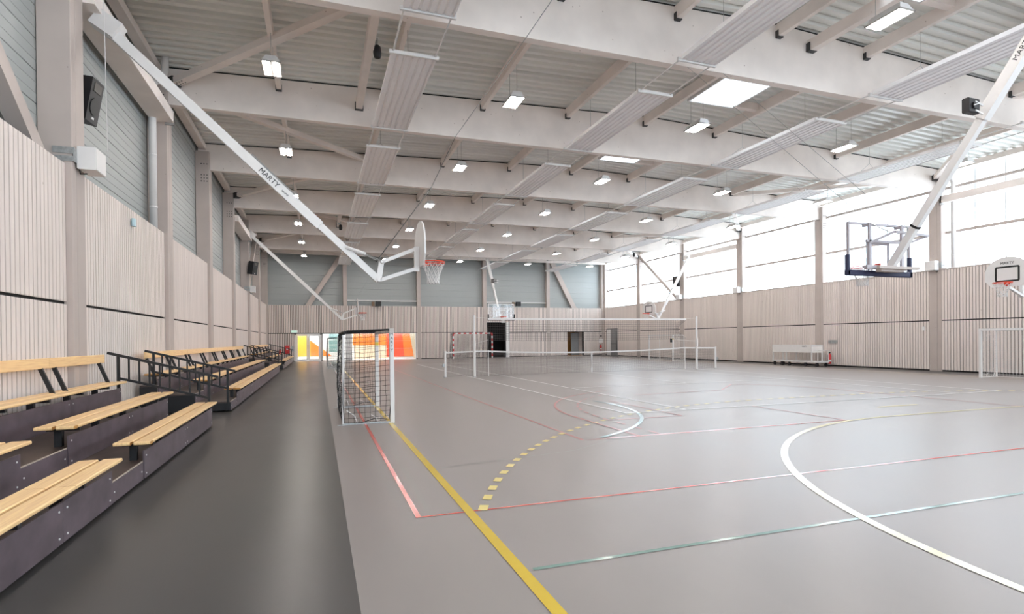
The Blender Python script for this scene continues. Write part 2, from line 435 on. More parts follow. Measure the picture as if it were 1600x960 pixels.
# backing built round the openings
b.box(-4.1, 25.4, 45.835, 46.2, 3.02, 4.32)
prev = -4.1
for a, e, h in holesX:
    b.box(prev, a, 45.835, 46.2, 0, 3.02)
    if h < 3: b.box(a, e, 45.835, 46.2, h, 3.02)
    prev = e
b.box(prev, 25.4, 45.835, 46.2, 0, 3.02)
b.build('lining_backing', 'felt', wf)
base = [(XL, 25.0)]
lowseg = base
for a, e, h in holesX: lowseg = cut(lowseg, a, e)
slats_X(YF, lowseg, .05, 2.14).build('lower_slats', 'slat_f', wf)
up = cut(base, 13.72, 15.42)
slats_X(YF, up, 2.185, 4.33).build('upper_slats', 'slat_f', wf)
slats_X(YF, [(13.72, 15.42)], 3.04, 4.33).build('door_head_slats', 'slat_f', wf)
# near wall behind the photographer
b = MB(); b.box(-4.4, 25.5, YN-.3, YN, -.1, 2.4); b.box(-4.4, 25.5, YN-.3, YN, 8.6, 9.3); b.box(-4.4, -3.6, YN-.3, YN, 2.4, 8.6); b.box(24.9, 25.5, YN-.3, YN, 2.4, 8.6)
wn = b.build('wall_near', 'clad'); tag(wn, 'near end wall behind the viewpoint', 'wall', kind='structure')

# ------------------------------------------------------------------ ceiling deck with skylight holes
SK = [(12.85+P*k, 14.45+P*k) for k in range(-3, 6)]
b = MB(); pitch = .3
prof = [(0, 0), (.07, 0), (.09, .085), (.22, .085), (.24, 0)]   # dy, dz
Y = YN
ys = []
while Y < YF+.5:
    ys += [(Y+a, c) for a, c in prof]; Y += pitch
for s in SK:
    for e in s: ys.append((e, 0))
ys = sorted(ys)
def hole(ya, yb):
    m_ = (ya+yb)/2
    return any(s[0] < m_ < s[1] for s in SK)
for i in range(len(ys)-1):
    (ya, da), (yb, db) = ys[i], ys[i+1]
    if yb-ya < 1e-4: continue
    xs = [(-4.1, RX), (RX, 10.94), (12.56, 25.45)] if hole(ya, yb) else [(-4.1, RX), (RX, 25.45)]
    for xa, xb in xs:
        b.face([(xa, ya, zr(xa)+da), (xb, ya, zr(xb)+da), (xb, yb, zr(xb)+db), (xa, yb, zr(xa)+db)])
ceil = b.build('ceiling', 'deck'); tag(ceil, 'corrugated metal roof deck above the beams', 'ceiling', kind='structure')
b = MB()
for s in SK:
    y0, y1 = s
    b.box(10.89, 10.94, y0-.05, y1+.05, 8.86, 9.5); b.box(12.56, 12.61, y0-.05, y1+.05, 8.86, 9.5)
    b.box(10.94, 12.56, y0-.05, y0, 8.86, 9.5); b.box(10.94, 12.56, y1, y1+.05, 8.86, 9.5)
b.build('skylight_kerb', 'white', ceil)
for i, s in enumerate(SK):
    if i < 1: pass
    w = thing('window_%d' % (20+i), (11.75, s[0]+.8, 9.4), 'square roof skylight in the %s bay from the far wall' % NTH(8-i), 'skylight', kind='structure')
    MB().box(10.94, 12.56, s[0], s[1], 8.88, 8.89).build('pane', 'sky', w); MB().box(12.6, 13.44, s[1]-.16, s[1]+.02, 8.84, 9.06).build('trimmer', 'beam', w)

# ------------------------------------------------------------------ columns
def bolts(b, x, y, zc, n, m, dz=.11, dx=.09, sgn=-1):
    for i in range(n):
        for j in range(m):
            cx = x+(i-(n-1)/2)*dx; cz = zc+(j-(m-1)/2)*dz
            b.tube([(cx, y, cz), (cx, y-.012, cz)], .022, 6)
for k, y in enumerate(CY):
    for side in (0, 1):
        if side == 0: x0, x1 = -4.03, -3.59
        else: x0, x1 = 25.0, 25.34
        sn = 'left' if side == 0 else 'right'
        c = thing('column', ((x0+x1)/2, y, 0), 'whitewashed timber column on the %s wall, %s from the far end wall' % (sn, NTH(8-k)), 'column', 'columns of the %s wall' % sn, 'structure')
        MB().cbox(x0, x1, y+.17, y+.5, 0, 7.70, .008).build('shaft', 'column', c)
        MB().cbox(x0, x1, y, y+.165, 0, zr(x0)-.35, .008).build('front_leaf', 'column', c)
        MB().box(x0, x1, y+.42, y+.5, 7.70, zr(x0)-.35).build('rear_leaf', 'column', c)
        bb = MB(); xm = (x0+x1)/2+(.06 if side == 0 else 0)
        bolts(bb, xm, y+.004, 7.35, 3, 3); bolts(bb, xm, y+.004, 7.85, 3, 1)
        bb.build('bolt', 'dsteel', c)

# ------------------------------------------------------------------ roof beams
for k, y in enumerate(FY):
    b = MB(); xs = [-3.98, 2, RX, 18, 25.33]
    poly = [(-3.98, 0, 7.70), (25.33, 0, 7.70)]+[(x, 0, zr(x)-.005) for x in reversed(xs)]
    b.prism([(p[0], y, p[2]) for p in poly], (0, 0, 0), (0, .20, 0))
    o = b.build('roof_beam', 'beam', origin=(11, y, 7.7)); st = MB()
    for xa, xb in ((-3.95, RX), (RX, 25.3)):
        st.hexa([(xa, y-.004, zr(xa)-.035), (xb, y-.004, zr(xb)-.035), (xb, y+.204, zr(xb)-.035), (xa, y+.204, zr(xa)-.035), (xa, y-.004, zr(xa)-.002), (xb, y-.004, zr(xb)-.002), (xb, y+.204, zr(xb)-.002), (xa, y+.204, zr(xa)-.002)])
    st.build('dark_gap_strip', 'ink', o); tag(o, 'deep whitewashed roof beam across the hall, %s from the far wall' % NTH(7-k), 'roof beam', 'roof beams', 'structure')  # black strip drawn along the gap between beam top and deck
b = MB(); b.prism([(-3.9, 45.62, 8.25), (25.3, 45.62, 8.35), (25.3, 45.62, zr(25.3)-.01), (RX, 45.62, 9.14), (-3.9, 45.62, zr(-3.9)-.01)], (0, 0, 0), (0, .18, 0))
o = b.build('roof_beam', 'beam', origin=(11, 45.6, 8.3)); tag(o, 'shallow end beam along the top of the far cladding', 'roof beam', None, 'structure')
# purlins
PX = [-.95, 1.95, 4.85, 7.72, 10.62, 13.5, 16.4, 19.3, 22.2]
ends = [YN]+FY+[45.62]
pn = 0
for j in range(len(ends)-1):
    ya, yb = ends[j]+(.2 if j else 0), ends[j+1]
    for i, x in enumerate(PX):
        pr = thing('purlin', (x, ya, zr(x)), 'whitewashed purlin, %s from the left wall, %s bay from the far wall' % (NTH(i), NTH(8-j)), 'purlin', 'purlins', 'structure')
        MB().cbox(x-.06, x+.06, ya, yb, zr(x)-.34, zr(x)-.03, .006).build('joist', 'beam', pr)
        if yb > 5:
            h = MB(); z0 = zr(x)-.36
            h.box(x-.075, x+.075, yb-.10, yb-.001, z0-.008, z0+.01); h.box(x-.078, x-.066, yb-.09, yb-.001, z0, z0+.16); h.box(x+.066, x+.078, yb-.09, yb-.001, z0, z0+.16)
            h.build('joist_hanger', 'dsteel', pr)
# edge purlins
for side, (xa, xb) in enumerate(((-3.95, -3.72), (25.1, 25.34))):
    for j in range(len(ends)-1):
        ya, yb = ends[j]+(.2 if j else 0), ends[j+1]
        sn = ('left', 'right')[side]
        o = MB().cbox(xa, xb, ya, yb, 8.42, zr(xa)-.04, .006).build('edge_purlin', 'beam', origin=(xa, ya, 8.42))
        tag(o, 'edge purlin over the %s wall, %s bay from the far wall' % (sn, NTH(8-j)), 'purlin', 'edge purlins', 'structure')
# extra joists
for (x, j, z) in ((1.17, 3, 8.14), (11.62, 2, 8.60), (1.17, 6, 8.2)):
    ya, yb = ends[j]+.2, ends[j+1]
    o = MB().cbox(x-.09, x+.09, ya, yb, z, z+.28, .006).build('joist', 'beam', origin=(x, ya, z)); tag(o, 'lower extra joist hung beside the purlins, %s bay from the far wall' % NTH(8-j), 'joist', None, 'structure')
    h = MB(); h.box(x-.11, x+.11, yb-.12, yb-.001, z-.012, z+.0); h.box(x-.115, x-.095, yb-.11, yb-.001, z-.01, z+.2); h.box(x+.095, x+.115, yb-.11, yb-.001, z-.01, z+.2)
    h.build('joist_hanger', 'dsteel', o)
# roof braces (zigzag at both sides)
for side in (0, 1):
    xo, xi = (-3.55, 1.85) if side == 0 else (24.95, 19.4)
    sn = ('left', 'right')[side]
    for j in range(1, 8):
        # frames at FY[j] ; outer node at odd frames
        ya = FY[j]+.2 if j < 8 else YF
        yb = FY[j+1] if j+1 < 8 else 45.6
        if j % 2 == 1: p0, p1 = (xi, ya, 8.58), (xo, yb, 8.22)
        else: p0, p1 = (xo, ya, 8.22), (xi, yb, 8.58)
        if j == 1 and False: continue
        # the outer node sits on frames 3,5,7
        if (j+1) % 2 == 0: p0, p1 = (xo, ya, 8.22), (xi, yb, 8.58)
        else: p0, p1 = (xi, ya, 8.58), (xo, yb, 8.22)
        br = thing('roof_brace', p0, 'slanting roof brace near the %s wall, %s bay from the far wall' % (sn, NTH(7-j)), 'brace', 'roof braces', 'structure')
        MB().bar(p0, p1, .2, .16).build('strut', 'beam', br)
        q = p0 if p0[0] == xo else p1; w = p1 if q is p0 else p0
        dv = (Vector(w)-Vector(q)).normalized()
        if (q[1] > 15):
            h = MB(); h.bar(Vector(q)-dv*.02, Vector(q)+dv*.28, .24, .22)
            h.build('gusset', 'dsteel', br)
            h = MB()
            for s_ in range(3):
                for t_ in (-.05, .05):
                    c_ = Vector(q)+dv*(.36+.1*s_)+Vector((-dv.y, dv.x, 0))*t_; h.tube([c_+Vector((0, 0, -.085)), c_+Vector((0, 0, -.075))], .02, 6)
            h.build('bolt', 'ink', br)
# wall rails (glulam)
for side, xa, xb in ((0, -3.62, -3.42), (1, 24.92, 25.12)):
    sn = ('left', 'right')[side]
    for kk in (2, 5):
        ya, yb = CY[kk]+.5, CY[kk+1]
        t = thing('wall_rail', ((xa+xb)/2, ya, 7.2), 'timber rail high on the %s wall carrying the %s swing-arm hoop' % (sn, 'nearer' if kk == 2 else 'farther'), 'rail', None, 'structure')
        MB().cbox(xa-.3 if side == 0 else xa, xb if side == 0 else xb+.2, ya, yb, 7.13, 7.42, .006).build('rail', 'beam', t)
        MB().box(xa, xb, yb-.07, yb+.01, 7.08, 7.45).build('end_shoe', 'steel', t)
# wall diagonals
def diag(name, a, b_, w, h, lab):
    o = MB().bar(a, b_, w, h, up=(1, 0, 0)).build(name, 'column', origin=a); tag(o, lab, 'brace', None, 'structure')
diag('wall_brace', (-3.85, 5.1, 8.2), (-3.85, 10.3, 3.9), .24, .22, 'timber wall brace falling towards the first left column in view')
diag('wall_brace', (25.15, 39.9, 8.3), (25.15, 34.6, 4.3), .22, .2, 'timber diagonal across the right clerestory near the far end')
diag('wall_brace', (-3.8, 39.6, 8.3), (-3.8, 34.7, 4.3), .2, .2, 'timber diagonal on the left wall near the far end')
diag('wall_brace', (1.78, 46.0, 8.3), (-.8, 46.0, 4.2), .22, .36, 'timber diagonal on the far wall above the glazed doors')
diag('wall_brace', (19.85, 46.0, 8.45), (22.15, 46.0, 4.1), .22, .42, 'timber diagonal on the far wall at its right end')
# far wall columns
for i, (a, e) in enumerate(((1.88, 2.18), (7.72, 8.02), (13.38, 13.69), (19.27, 19.58), (24.78, 25.1))):
    t = thing('column', ((a+e)/2, 45.8, 0), 'whitewashed timber column on the far wall, %s from the left' % NTH(i), 'column', 'columns of the far wall', 'structure')
    m_ = MB(); z0 = 2.14 if i == 0 else 0
    m_.cbox(a, e, 45.785, 46.2, 4.3, zr((a+e)/2)-.02, .008); m_.box(a, e, 45.79, 45.83, z0, 4.3)
    m_.build('shaft', 'column', t)
# thin rails on the far cladding
for i, (a, e) in enumerate(((2.18, 7.72), (13.69, 19.27))):
    o = MB().cbox(a, e, 45.95, 46.05, 4.72, 4.80, .01).build('cable_rail', 'white', origin=(a, 46, 4.75)); tag(o, 'thin white rail on the far cladding, %s bay' % ('left' if i == 0 else 'right hand'), 'rail', None, 'structure')

# ------------------------------------------------------------------ clerestory windows on the right wall
wi = 1
for k in range(len(CY)):
    ya = CY[k-1]+.5 if k else YN; yb = CY[k]
    if k == len(CY)-1: yb = min(yb+.3, 46.1)
    w = thing('window_%d' % wi, (25.3, (ya+yb)/2, 4.34), 'clerestory window bay of the right wall, %s from the far wall' % NTH(8-k), 'window', 'clerestory windows', 'structure')
    wi += 1
    f = MB()
    for z in (5.90, 7.78): f.cbox(25.28, 25.34, ya, yb, z-.06, z+.06, .01)
    f.box(25.3, 25.36, ya, yb, 4.34, 4.39); f.box(25.3, 25.36, ya, yb, 8.6, 8.65)
    f.build('window_frame', 'column', w)
    n = 5; f = MB()
    for i in range(1, n):
        y = ya+(yb-ya)*i/n; f.box(25.385, 25.395, y-.016, y+.016, 4.34, 8.7)
    f.build('pane_joint', 'steel', w)
    MB().box(25.37, 25.38, ya, yb, 4.34, 8.95).build('pane', 'poly', w)

w = thing('window_30', (10.6, YN-.1, 4.3), 'unseen window added in the near end wall to brighten the hall', 'window', kind='structure')  # out-of-view window, added to let more daylight onto the beams and slats
f = MB()
for i in range(11): f.box(-3.6+2.85*i-.05, -3.6+2.85*i+.05, YN-.2, YN-.1, 2.4, 8.6)
f.box(-3.6, 24.9, YN-.2, YN-.1, 6.4, 6.5); f.build('window_frame', 'column', w)
MB().box(-3.6, 24.9, YN-.16, YN-.15, 2.4, 8.6).build('pane', 'poly', w)

# ------------------------------------------------------------------ far glazing, doors and what lies beyond
t = thing('door_1', (-.75, 45.9, 0), 'white framed glazed double door at the left of the far wall', 'door', kind='structure')
f = MB()
f.box(-1.72, -1.62, 45.78, 45.92, 0, 2.14); f.box(.12, .22, 45.78, 45.92, 0, 2.14); f.box(-1.72, .22, 45.78, 45.92, 2.05, 2.14)
f.build('door_frame', 'white', t)
for a, e in ((-1.61, -.76), (-.74, .11)):
    f = MB(); f.box(a, a+.10, 45.8, 45.88, .02, 2.04); f.box(e-.10, e, 45.8, 45.88, .02, 2.04); f.box(a+.10, e-.10, 45.8, 45.88, 1.96, 2.04); f.box(a+.10, e-.10, 45.8, 45.88, .02, .16)
    lf = f.build('door_leaf', 'white', t); MB().box(a+.1, e-.1, 45.835, 45.845, .16, 1.96).build('pane', 'glass', lf)
    hx = e-.05 if e < 0 else a+.05
    MB().tube([(hx, 45.77, .95), (hx, 45.77, 1.25)], .012, 6).build('handle', 'steel', lf)
t = thing('window_40', (4, 45.9, 0), 'wide glazed screen in the far wall beside the double door', 'window', kind='structure')
f = MB()
for x in (.28, 2.02, 7.56): f.box(x, x+.06 if x != 2.02 else 2.52, 45.84, 45.92, 0, 2.14)
f.box(.28, 7.62, 45.84, 45.92, 2.10, 2.14); f.box(.28, 7.62, 45.84, 45.92, 0, .05)
f.build('window_frame', 'white', t)
MB().box(.34, 7.56, 45.875, 45.882, .05, 2.10).build('pane', 'glass', t)
f = MB()
for zz in (.86, .9, 1.5):
    x = .45
    while x < 7.4: f.box(x, x+.05, 45.868, 45.873, zz, zz+.025); x += .13
f.build('safety_dots', 'white', t)
# courtyard behind the glass
YB = 48.6
cy = thing('wall_courtyard', (3, YB, 0), 'painted courtyard wall seen through the glazed screen', 'wall', kind='structure')
m_ = MB(); m_.box(-6, 12, YB, YB+.2, 0, 3.2); m_.build('render', 'whitew', cy)
def mural(name, m, poly, dy=.012):
    MB().prism([(x, YB-dy, z) for x, z in poly], (0, 0, 0), (0, .01, 0)).build(name, m, cy)
mural('yellow_paint', 'yellow', [(-3, .3), (-.35, .3), (-.35, 1.3), (-.72, 1.62), (-.9, 2.1), (-.95, 2.6), (-3, 2.6)], .010)
mural('orange_paint', 'orangew', [(-.62, .3), (1.05, .3), (.55, .7), (-.05, 1.15), (-.62, 1.6)], .014)
mural('window_paint', 'tealg', [(.83, .62), (1.63, .62), (1.63, 3.0), (.83, 3.0)], .010)
for z in (1.2, 1.62): mural('window_bar', 'whitew', [(.83, z), (1.63, z), (1.63, z+.05), (.83, z+.05)], .02)
mural('cream_paint', 'cream', [(2.85, 0), (5.6, 0), (5.6, 1.16), (2.85, 1.16)], .010)
mural('orange_panel', 'orangew', [(2.72, 1.16), (5.6, 1.16), (5.6, 3.0), (2.72, 3.0)], .014)
mural('red_panel', 'redw', [(5.5, .14), (7.15, .14), (6.95, 3.0), (5.5, 3.0)], .018)
mural('orange_stripe', 'orangew', [(7.02, .14), (7.85, .14), (7.35, 3.0), (6.8, 3.0)], .022)
mural('cream_edge', 'cream', [(7.85, .0), (9, .0), (9, 3.0), (7.35, 3.0)], .010)
o = MB().box(-6, 12, 46.2, YB, -.12, -.005).build('floor_courtyard', 'paving'); tag(o, 'pale paving of the courtyard beyond the far glazing', 'floor', kind='structure')
for i, xx in enumerate((-1.5, 2.2, 6.0)):  # glowing panels added out of view to brighten the mural behind the glass
    t = thing('ceiling_light', (xx, 47.2, 2.75), 'unseen fill light added behind the far wall, %s of three' % NTH(i), 'ceiling light', None, 'structure')
    MB().box(xx-1.1, xx+1.1, 46.9, 47.4, 2.72, 2.76).build('fill_panel', 'lobby', t); MB().box(xx-1.12, xx+1.12, 46.88, 47.42, 2.76, 2.82).build('housing', 'white', t)
# black doorway
t = thing('door_2', (14.57, 45.9, 0), 'tall dark doorway in the far wall under the basketball board', 'doorway', kind='structure')
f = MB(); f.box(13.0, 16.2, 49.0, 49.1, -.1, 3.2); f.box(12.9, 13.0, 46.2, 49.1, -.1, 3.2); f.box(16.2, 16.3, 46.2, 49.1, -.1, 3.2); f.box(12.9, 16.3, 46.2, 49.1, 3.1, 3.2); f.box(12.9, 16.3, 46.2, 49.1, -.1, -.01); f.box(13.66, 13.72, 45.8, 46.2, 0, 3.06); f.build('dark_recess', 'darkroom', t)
MB().box(15.42, 15.72, 45.775, 45.86, 0, 3.06).build('open_door_leaf', 'white', t)
MB().box(13.66, 15.72, 45.775, 45.84, 3.02, 3.08).build('door_frame', 'white', t)
# small opening with ochre room
t = thing('door_3', (22.1, 45.9, 0), 'low opening in the far wall showing an ochre corridor and grey door', 'doorway', kind='structure')
f = MB(); f.box(21.1, 23.3, 46.2, 47.7, -.1, -.005); f.box(23.2, 23.3, 45.9, 47.7, 0, 2.3); f.box(21.2, 23.2, 47.6, 47.7, 0, 2.3); f.box(21.12, 21.28, 46.0, 47.7, 0, 2.3); f.box(21.1, 23.2, 46.0, 47.7, 2.2, 2.3); f.build('ochre_room', 'ochre', t)
MB().box(22.15, 23.0, 46.9, 46.96, 0, 2.1).build('inner_door', 'greydoor', t)
MB().box(22.93, 23.18, 46.21, 47.58, 0, 2.18).build('side_wall', 'column', t)
# right wall grey door
t = thing('door_4', (25.0, 44.35, 0), 'grey metal fire door at the far end of the right wall', 'door', kind='structure')
f = MB(); f.box(24.985, 25.045, 43.35, 43.43, 0, 2.42); f.box(24.985, 25.045, 45.27, 45.35, 0, 2.42); f.box(24.985, 25.045, 43.35, 45.35, 2.36, 2.42); f.build('door_frame', 'greydoor', t)
lf = MB().box(25.0, 25.038, 43.43, 44.6, .01, 2.36).build('door_leaf', 'greydoor', t)
MB().box(24.99, 25.038, 44.6, 45.27, .01, 2.36).build('side_leaf', 'white', t)
MB().tube([(24.95, 43.5, 1.05), (24.95, 44.5, 1.05)], .018, 6).build('panic_bar', 'dsteel', t)
MB().box(24.96, 25.0, 43.5, 43.56, .3, 2.2).build('closer_rod', 'dsteel', t)

# ------------------------------------------------------------------ ceiling lights
def ceiling_light():
    x, y, z = 0, 0, 0
    t = thing('ceiling_light', (0, 0, 0), 'x', 'ceiling light', 'suspended twin tube ceiling lights')
    f = MB(); n = [(-.20, -.36, 0), (.20, -.36, 0), (.11, -.30, .16), (-.11, -.30, .16), (-.20, .36, 0), (.20, .36, 0), (.11, .30, .16), (-.11, .30, .16)]
    P_ = n
    for q in ((0, 3, 2, 1), (4, 5, 6, 7), (1, 2, 6, 5), (3, 0, 4, 7), (2, 3, 7, 6)):
        f.face([P_[i] for i in q])
    f.build('housing', 'white', t)
    f = MB(); f.box(-.205, -.18, -.37, .37, -.012, .01); f.box(.18, .205, -.37, .37, -.012, .01); f.box(-.205, .205, -.37, -.345, -.012, .01); f.box(-.205, .205, .345, .37, -.012, .01); f.box(-.02, .02, -.345, .345, -.008, .01)
    f.build('rim_frame', 'reflector', t)
    MB().box(-.18, .18, -.345, .345, .03, .035).build('reflector', 'reflector', t)
    for s in (-1, 1):
        MB().tube([(s*.09, -.32, .012), (s*.09, .32, .012)], .035, 8).build('lamp_tube', 'tube', t)
    MB().tube([(0, -.28, .15), (0, -.28, 1.1)], .006, 4).build('hanging_wire', 'steel', t)
    MB().tube([(0, .28, .15), (0, .28, 1.1)], .006, 4).build('hanging_wire', 'steel', t)
    return t
proto = ceiling_light(); first = True
LX = [-.93, 4.89, 10.66, 16.46, 22.15]
rown = ['left wall row', 'second row from left', 'middle row', 'fourth row from left', 'window row']
vis = {0: range(1, 7), 1: range(1, 7), 2: range(0, 7), 3: range(0, 7), 4: range(0, 7)}
for r, x in enumerate(LX):
    for j in range(-2, 6):
        y = 13.74+P*j
        o = proto if first else copy_tree(proto); first = False
        o.location = (x, y, 7.75 if x > 0 else 7.75)
        o['label'] = 'twin tube ceiling light, %s, %s from the far wall' % (rown[r], NTH(5-j))

# ------------------------------------------------------------------ radiant heating panels
def radiant(w):
    t = thing('radiant_heating_panel', (0, 0, 0), 'x', 'heating panel', 'suspended radiant heating panels')
    n = 6; f = MB(); p = w/n
    L = 4.15
    # corrugated underside: flat strips with half tube grooves
    pts = []
    for i in range(n):
        x0 = -w/2+i*p
        pts += [(x0, 0), (x0+p*.60, 0), (x0+p*.68, .022), (x0+p*.80, .034), (x0+p*.92, .022)]
    pts.append((w/2, 0))
    for i in range(len(pts)-1):
        f.face([(pts[i][0], 0, pts[i][1]), (pts[i+1][0], 0, pts[i+1][1]), (pts[i+1][0], L, pts[i+1][1]), (pts[i][0], L, pts[i][1])])
    f.box(-w/2-.015, -w/2, 0, L, -.012, .08); f.box(w/2, w/2+.015, 0, L, -.012, .08); f.box(-w/2, w/2, .05, L-.05, .075, .08)
    f.build('panel_sheet', 'panel', t)
    for y in (-.06, L+.06):
        MB().cbox(-w/2-.06, w/2+.06, y-.035, y+.035, -.02, .06, .012).build('header_pipe', 'white', t)
    for s in (-1, 1):
        MB().tube([(s*(w/2-.02), L+.08, .03), (s*(w/2-.02), L+P-4.15-.1, .03)], .017, 6).build('feed_pipe', 'white', t)
    for y in (.8, L-.8):
        MB().tube([(-w/2, y, .07), (0, y, .42), (w/2, y, .07)], .006, 4).build('hanger_wire', 'steel', t)
        MB().tube([(0, y, .42), (0, y, 1.3)], .006, 4).build('hanger_rod', 'steel', t)
    return t
rows = [(1.97, .92), (7.86, .86), (13.56, 1.02), (19.4, .92)]
for r, (x, w) in enumerate(rows):
    base_ = radiant(w); f1 = True
    for j in range(-2, 6):
        y0 = 11.78+P*j
        o = base_ if f1 else copy_tree(base_); f1 = False
        o.location = (x, y0, 7.52)
        o['label'] = 'white ribbed heating panel, %s row from left, %s from far wall' % (NTH(r), NTH(5-j))

# ------------------------------------------------------------------ basketball hoops
def rim_net(t, c, out, r=.24, off=.012):
    """c rim centre, out = unit vector from board to rim"""
    c = Vector(c); o = Vector(out)
    b = MB(); b.tube([c+Vector((math.cos(a)*r, math.sin(a)*r, 0)) for a in [2*math.pi*i/28 for i in range(28)]], .011, 6, closed=True)
    sd = Vector((-o.y, o.x, 0)); base_ = c-o*(r+off)
    b.bar(base_-Vector((0, 0, .03)), c-o*(r-.05)-Vector((0, 0, .02)), .12, .05); b.bar(base_+o*.006+Vector((0, 0, .03)), base_+o*.006-Vector((0, 0, .10)), .02, .14)
    for s in (-1, 1):
        b.tube([base_+sd*s*.07, c-o*(r*.7)+sd*s*r*.7-Vector((0, 0, .005))], .009, 5)
    b.tube([c+Vector((math.cos(a)*r*1.0, math.sin(a)*r*1.0, -.035)) for a in [2*math.pi*i/28 for i in range(28)]], .006, 4, closed=True)
    b.build('rim', 'orange', t, smooth=False)
    n = MB(); K = 12; rad = [r, r*.80, r*.62, r*.52, r*.48, r*.52]; zs = [-.02, -.12, -.22, -.31, -.38, -.44]
    for q in range(K):
        for dr in (1, -1):
            pts = []
            for l in range(6):
                a = 2*math.pi*(q+dr*.5*(l % 2)+.0)/K if l % 2 else 2*math.pi*q/K
                pts.append(c+Vector((math.cos(a)*rad[l], math.sin(a)*rad[l], zs[l])))
            n.tube(pts, [.006, .006, .006, .008, .011, .012], 4)
    n.build('net', 'netw', t)
def swing_hoop(mount, hoop_xy, zb, lab, grp=None, text_on=False):
    """wall mounted swing arm hoop.  mount (x,y,z) on the rail, hoop_xy = rim centre"""
    mx, my, mz = mount
    d2 = Vector((hoop_xy[0]-mx, hoop_xy[1]-my, 0)); L = d2.length; u = d2.normalized(); v = Vector((-u.y, u.x, 0)); Z = Vector((0, 0, 1))
    m0 = Vector(mount)
    W = lambda a, z, s=0: Vector((mx, my, 0))+u*a+v*s+Z*z
    t = thing('basketball_hoop', mount, lab, 'basketball hoop', grp)
    e = L-1.1                     # lower end of the main arm
    zr_ = zb
    zl = zr_-.40
    b = MB(); b.bar(W(0, mz), W(e*.76, mz+(zl-mz)*.76), .12, .17); b.build('upper_arm', 'white', t)
    b = MB(); b.bar(W(e*.74, mz+(zl-mz)*.74), W(e, zl), .09, .13)
    b.build('lower_arm', 'white', t)
    b = MB(); b.bar(W(-.12, mz+.12), W(.22, mz-.1), .26, .3); b.build('wall_bracket', 'white', t)
    b = MB(); b.tube([W(e*.50, mz+(zl-mz)*.50+.14), W(e*.66, mz+(zl-mz)*.66+.13)], .03, 6); b.build('lock_rod', 'steel', t)
    # parallelogram
    b = MB(); b.bar(W(e, zl), W(e+.06, zl+.38), .1, .08); b.bar(W(e+.03, zl), W(L-.34, zr_-.14), .08, .07); b.bar(W(e+.06, zl+.36), W(L-.34, zr_+.26), .08, .07)
    b.bar(W(L-.34, zr_-.2), W(L-.34, zr_+.30), .1, .07); b.tube([W(e+.0, zl, -.09), W(e+.0, zl, .09)], .04, 8); b.tube([W(e+.06, zl+.36, -.09), W(e+.06, zl+.36, .09)], .03, 8)
    b.build('board_linkage', 'white', t)
    b = MB()
    for s in (-.07, .07): b.tube([W(e-.62, zl+.62, s), W(e-.25, zl+.50, s)], .035, 7)
    b.build('spring_sleeve', 'white', t)
    b = MB()
    for s in (-.07, .07): b.tube([W(e-.25, zl+.50, s), W(e+.04, zl+.38, s)], .012, 5)
    b.build('spring_rod', 'steel', t)
    # fan shaped board
    poly = [(-.42, -.12), (.42, -.12), (.60, .08)]
    n = 14
    for i in range(n+1):
        a = R(5+170*i/n); poly.append((.60*math.cos(a)/math.cos(R(5)), .30+.52*math.sin(a)))
    poly.append((-.60, .08))
    b = MB(); b.prism([W(L-.285, zr_+z, s) for s, z in poly], (0, 0, 0), u*.03); b.build('backboard', 'white', t)
    b = MB(); rc = [(-.30, .06), (.30, .06), (.30, .50), (-.30, .50)]
    for i in range(4):
        (s0, z0), (s1, z1) = rc[i], rc[(i+1) % 4]
        b.bar(W(L-.252, zr_+z0, s0), W(L-.252, zr_+z1, s1), .05, .008, up=tuple(u))
    b.build('target_square', 'ink', t)
    rim_net(t, W(L, zr_), u)
    text('MARTY', t, 'ink', .11, basis(v, Z, W(L-.252, zr_+.62)-m0))
    if text_on:
        am = W(e*.565, mz+(zl-mz)*.565); ad = (W(e, zl)-W(0, mz)).normalized(); nz = ad.cross(v).normalized()
        # lettering on the face turned to the camera (-v or +v)
        fac = -1 if v.y > 0 else 1
        face_n = v*fac
        upv = face_n.cross(ad)
        text('MARTY', t, 'ink', .135, basis(ad, upv, am+face_n*.063-m0))
        text('sports', t, 'ink', .06, basis(ad, upv, am+ad*.38+face_n*.063-m0))
    return t
swing_hoop((-3.42, 11.35, 7.0), (2.25, 11.35), 3.14, 'white swing-arm basketball hoop from the left wall, nearer one', text_on=True)
swing_hoop((-3.42, 33.2, 7.36), (2.42, 33.2), 3.16, 'white swing-arm basketball hoop from the left wall, farther one')
swing_hoop((24.9, 33.1, 7.3), (20.75, 32.2), 3.2, 'white swing-arm basketball hoop from the right wall, farther one')
swing_hoop((24.9, 11.6, 7.3), (20.2, 11.35), 3.16, 'white swing-arm basketball hoop from the right wall, cut by the frame edge')

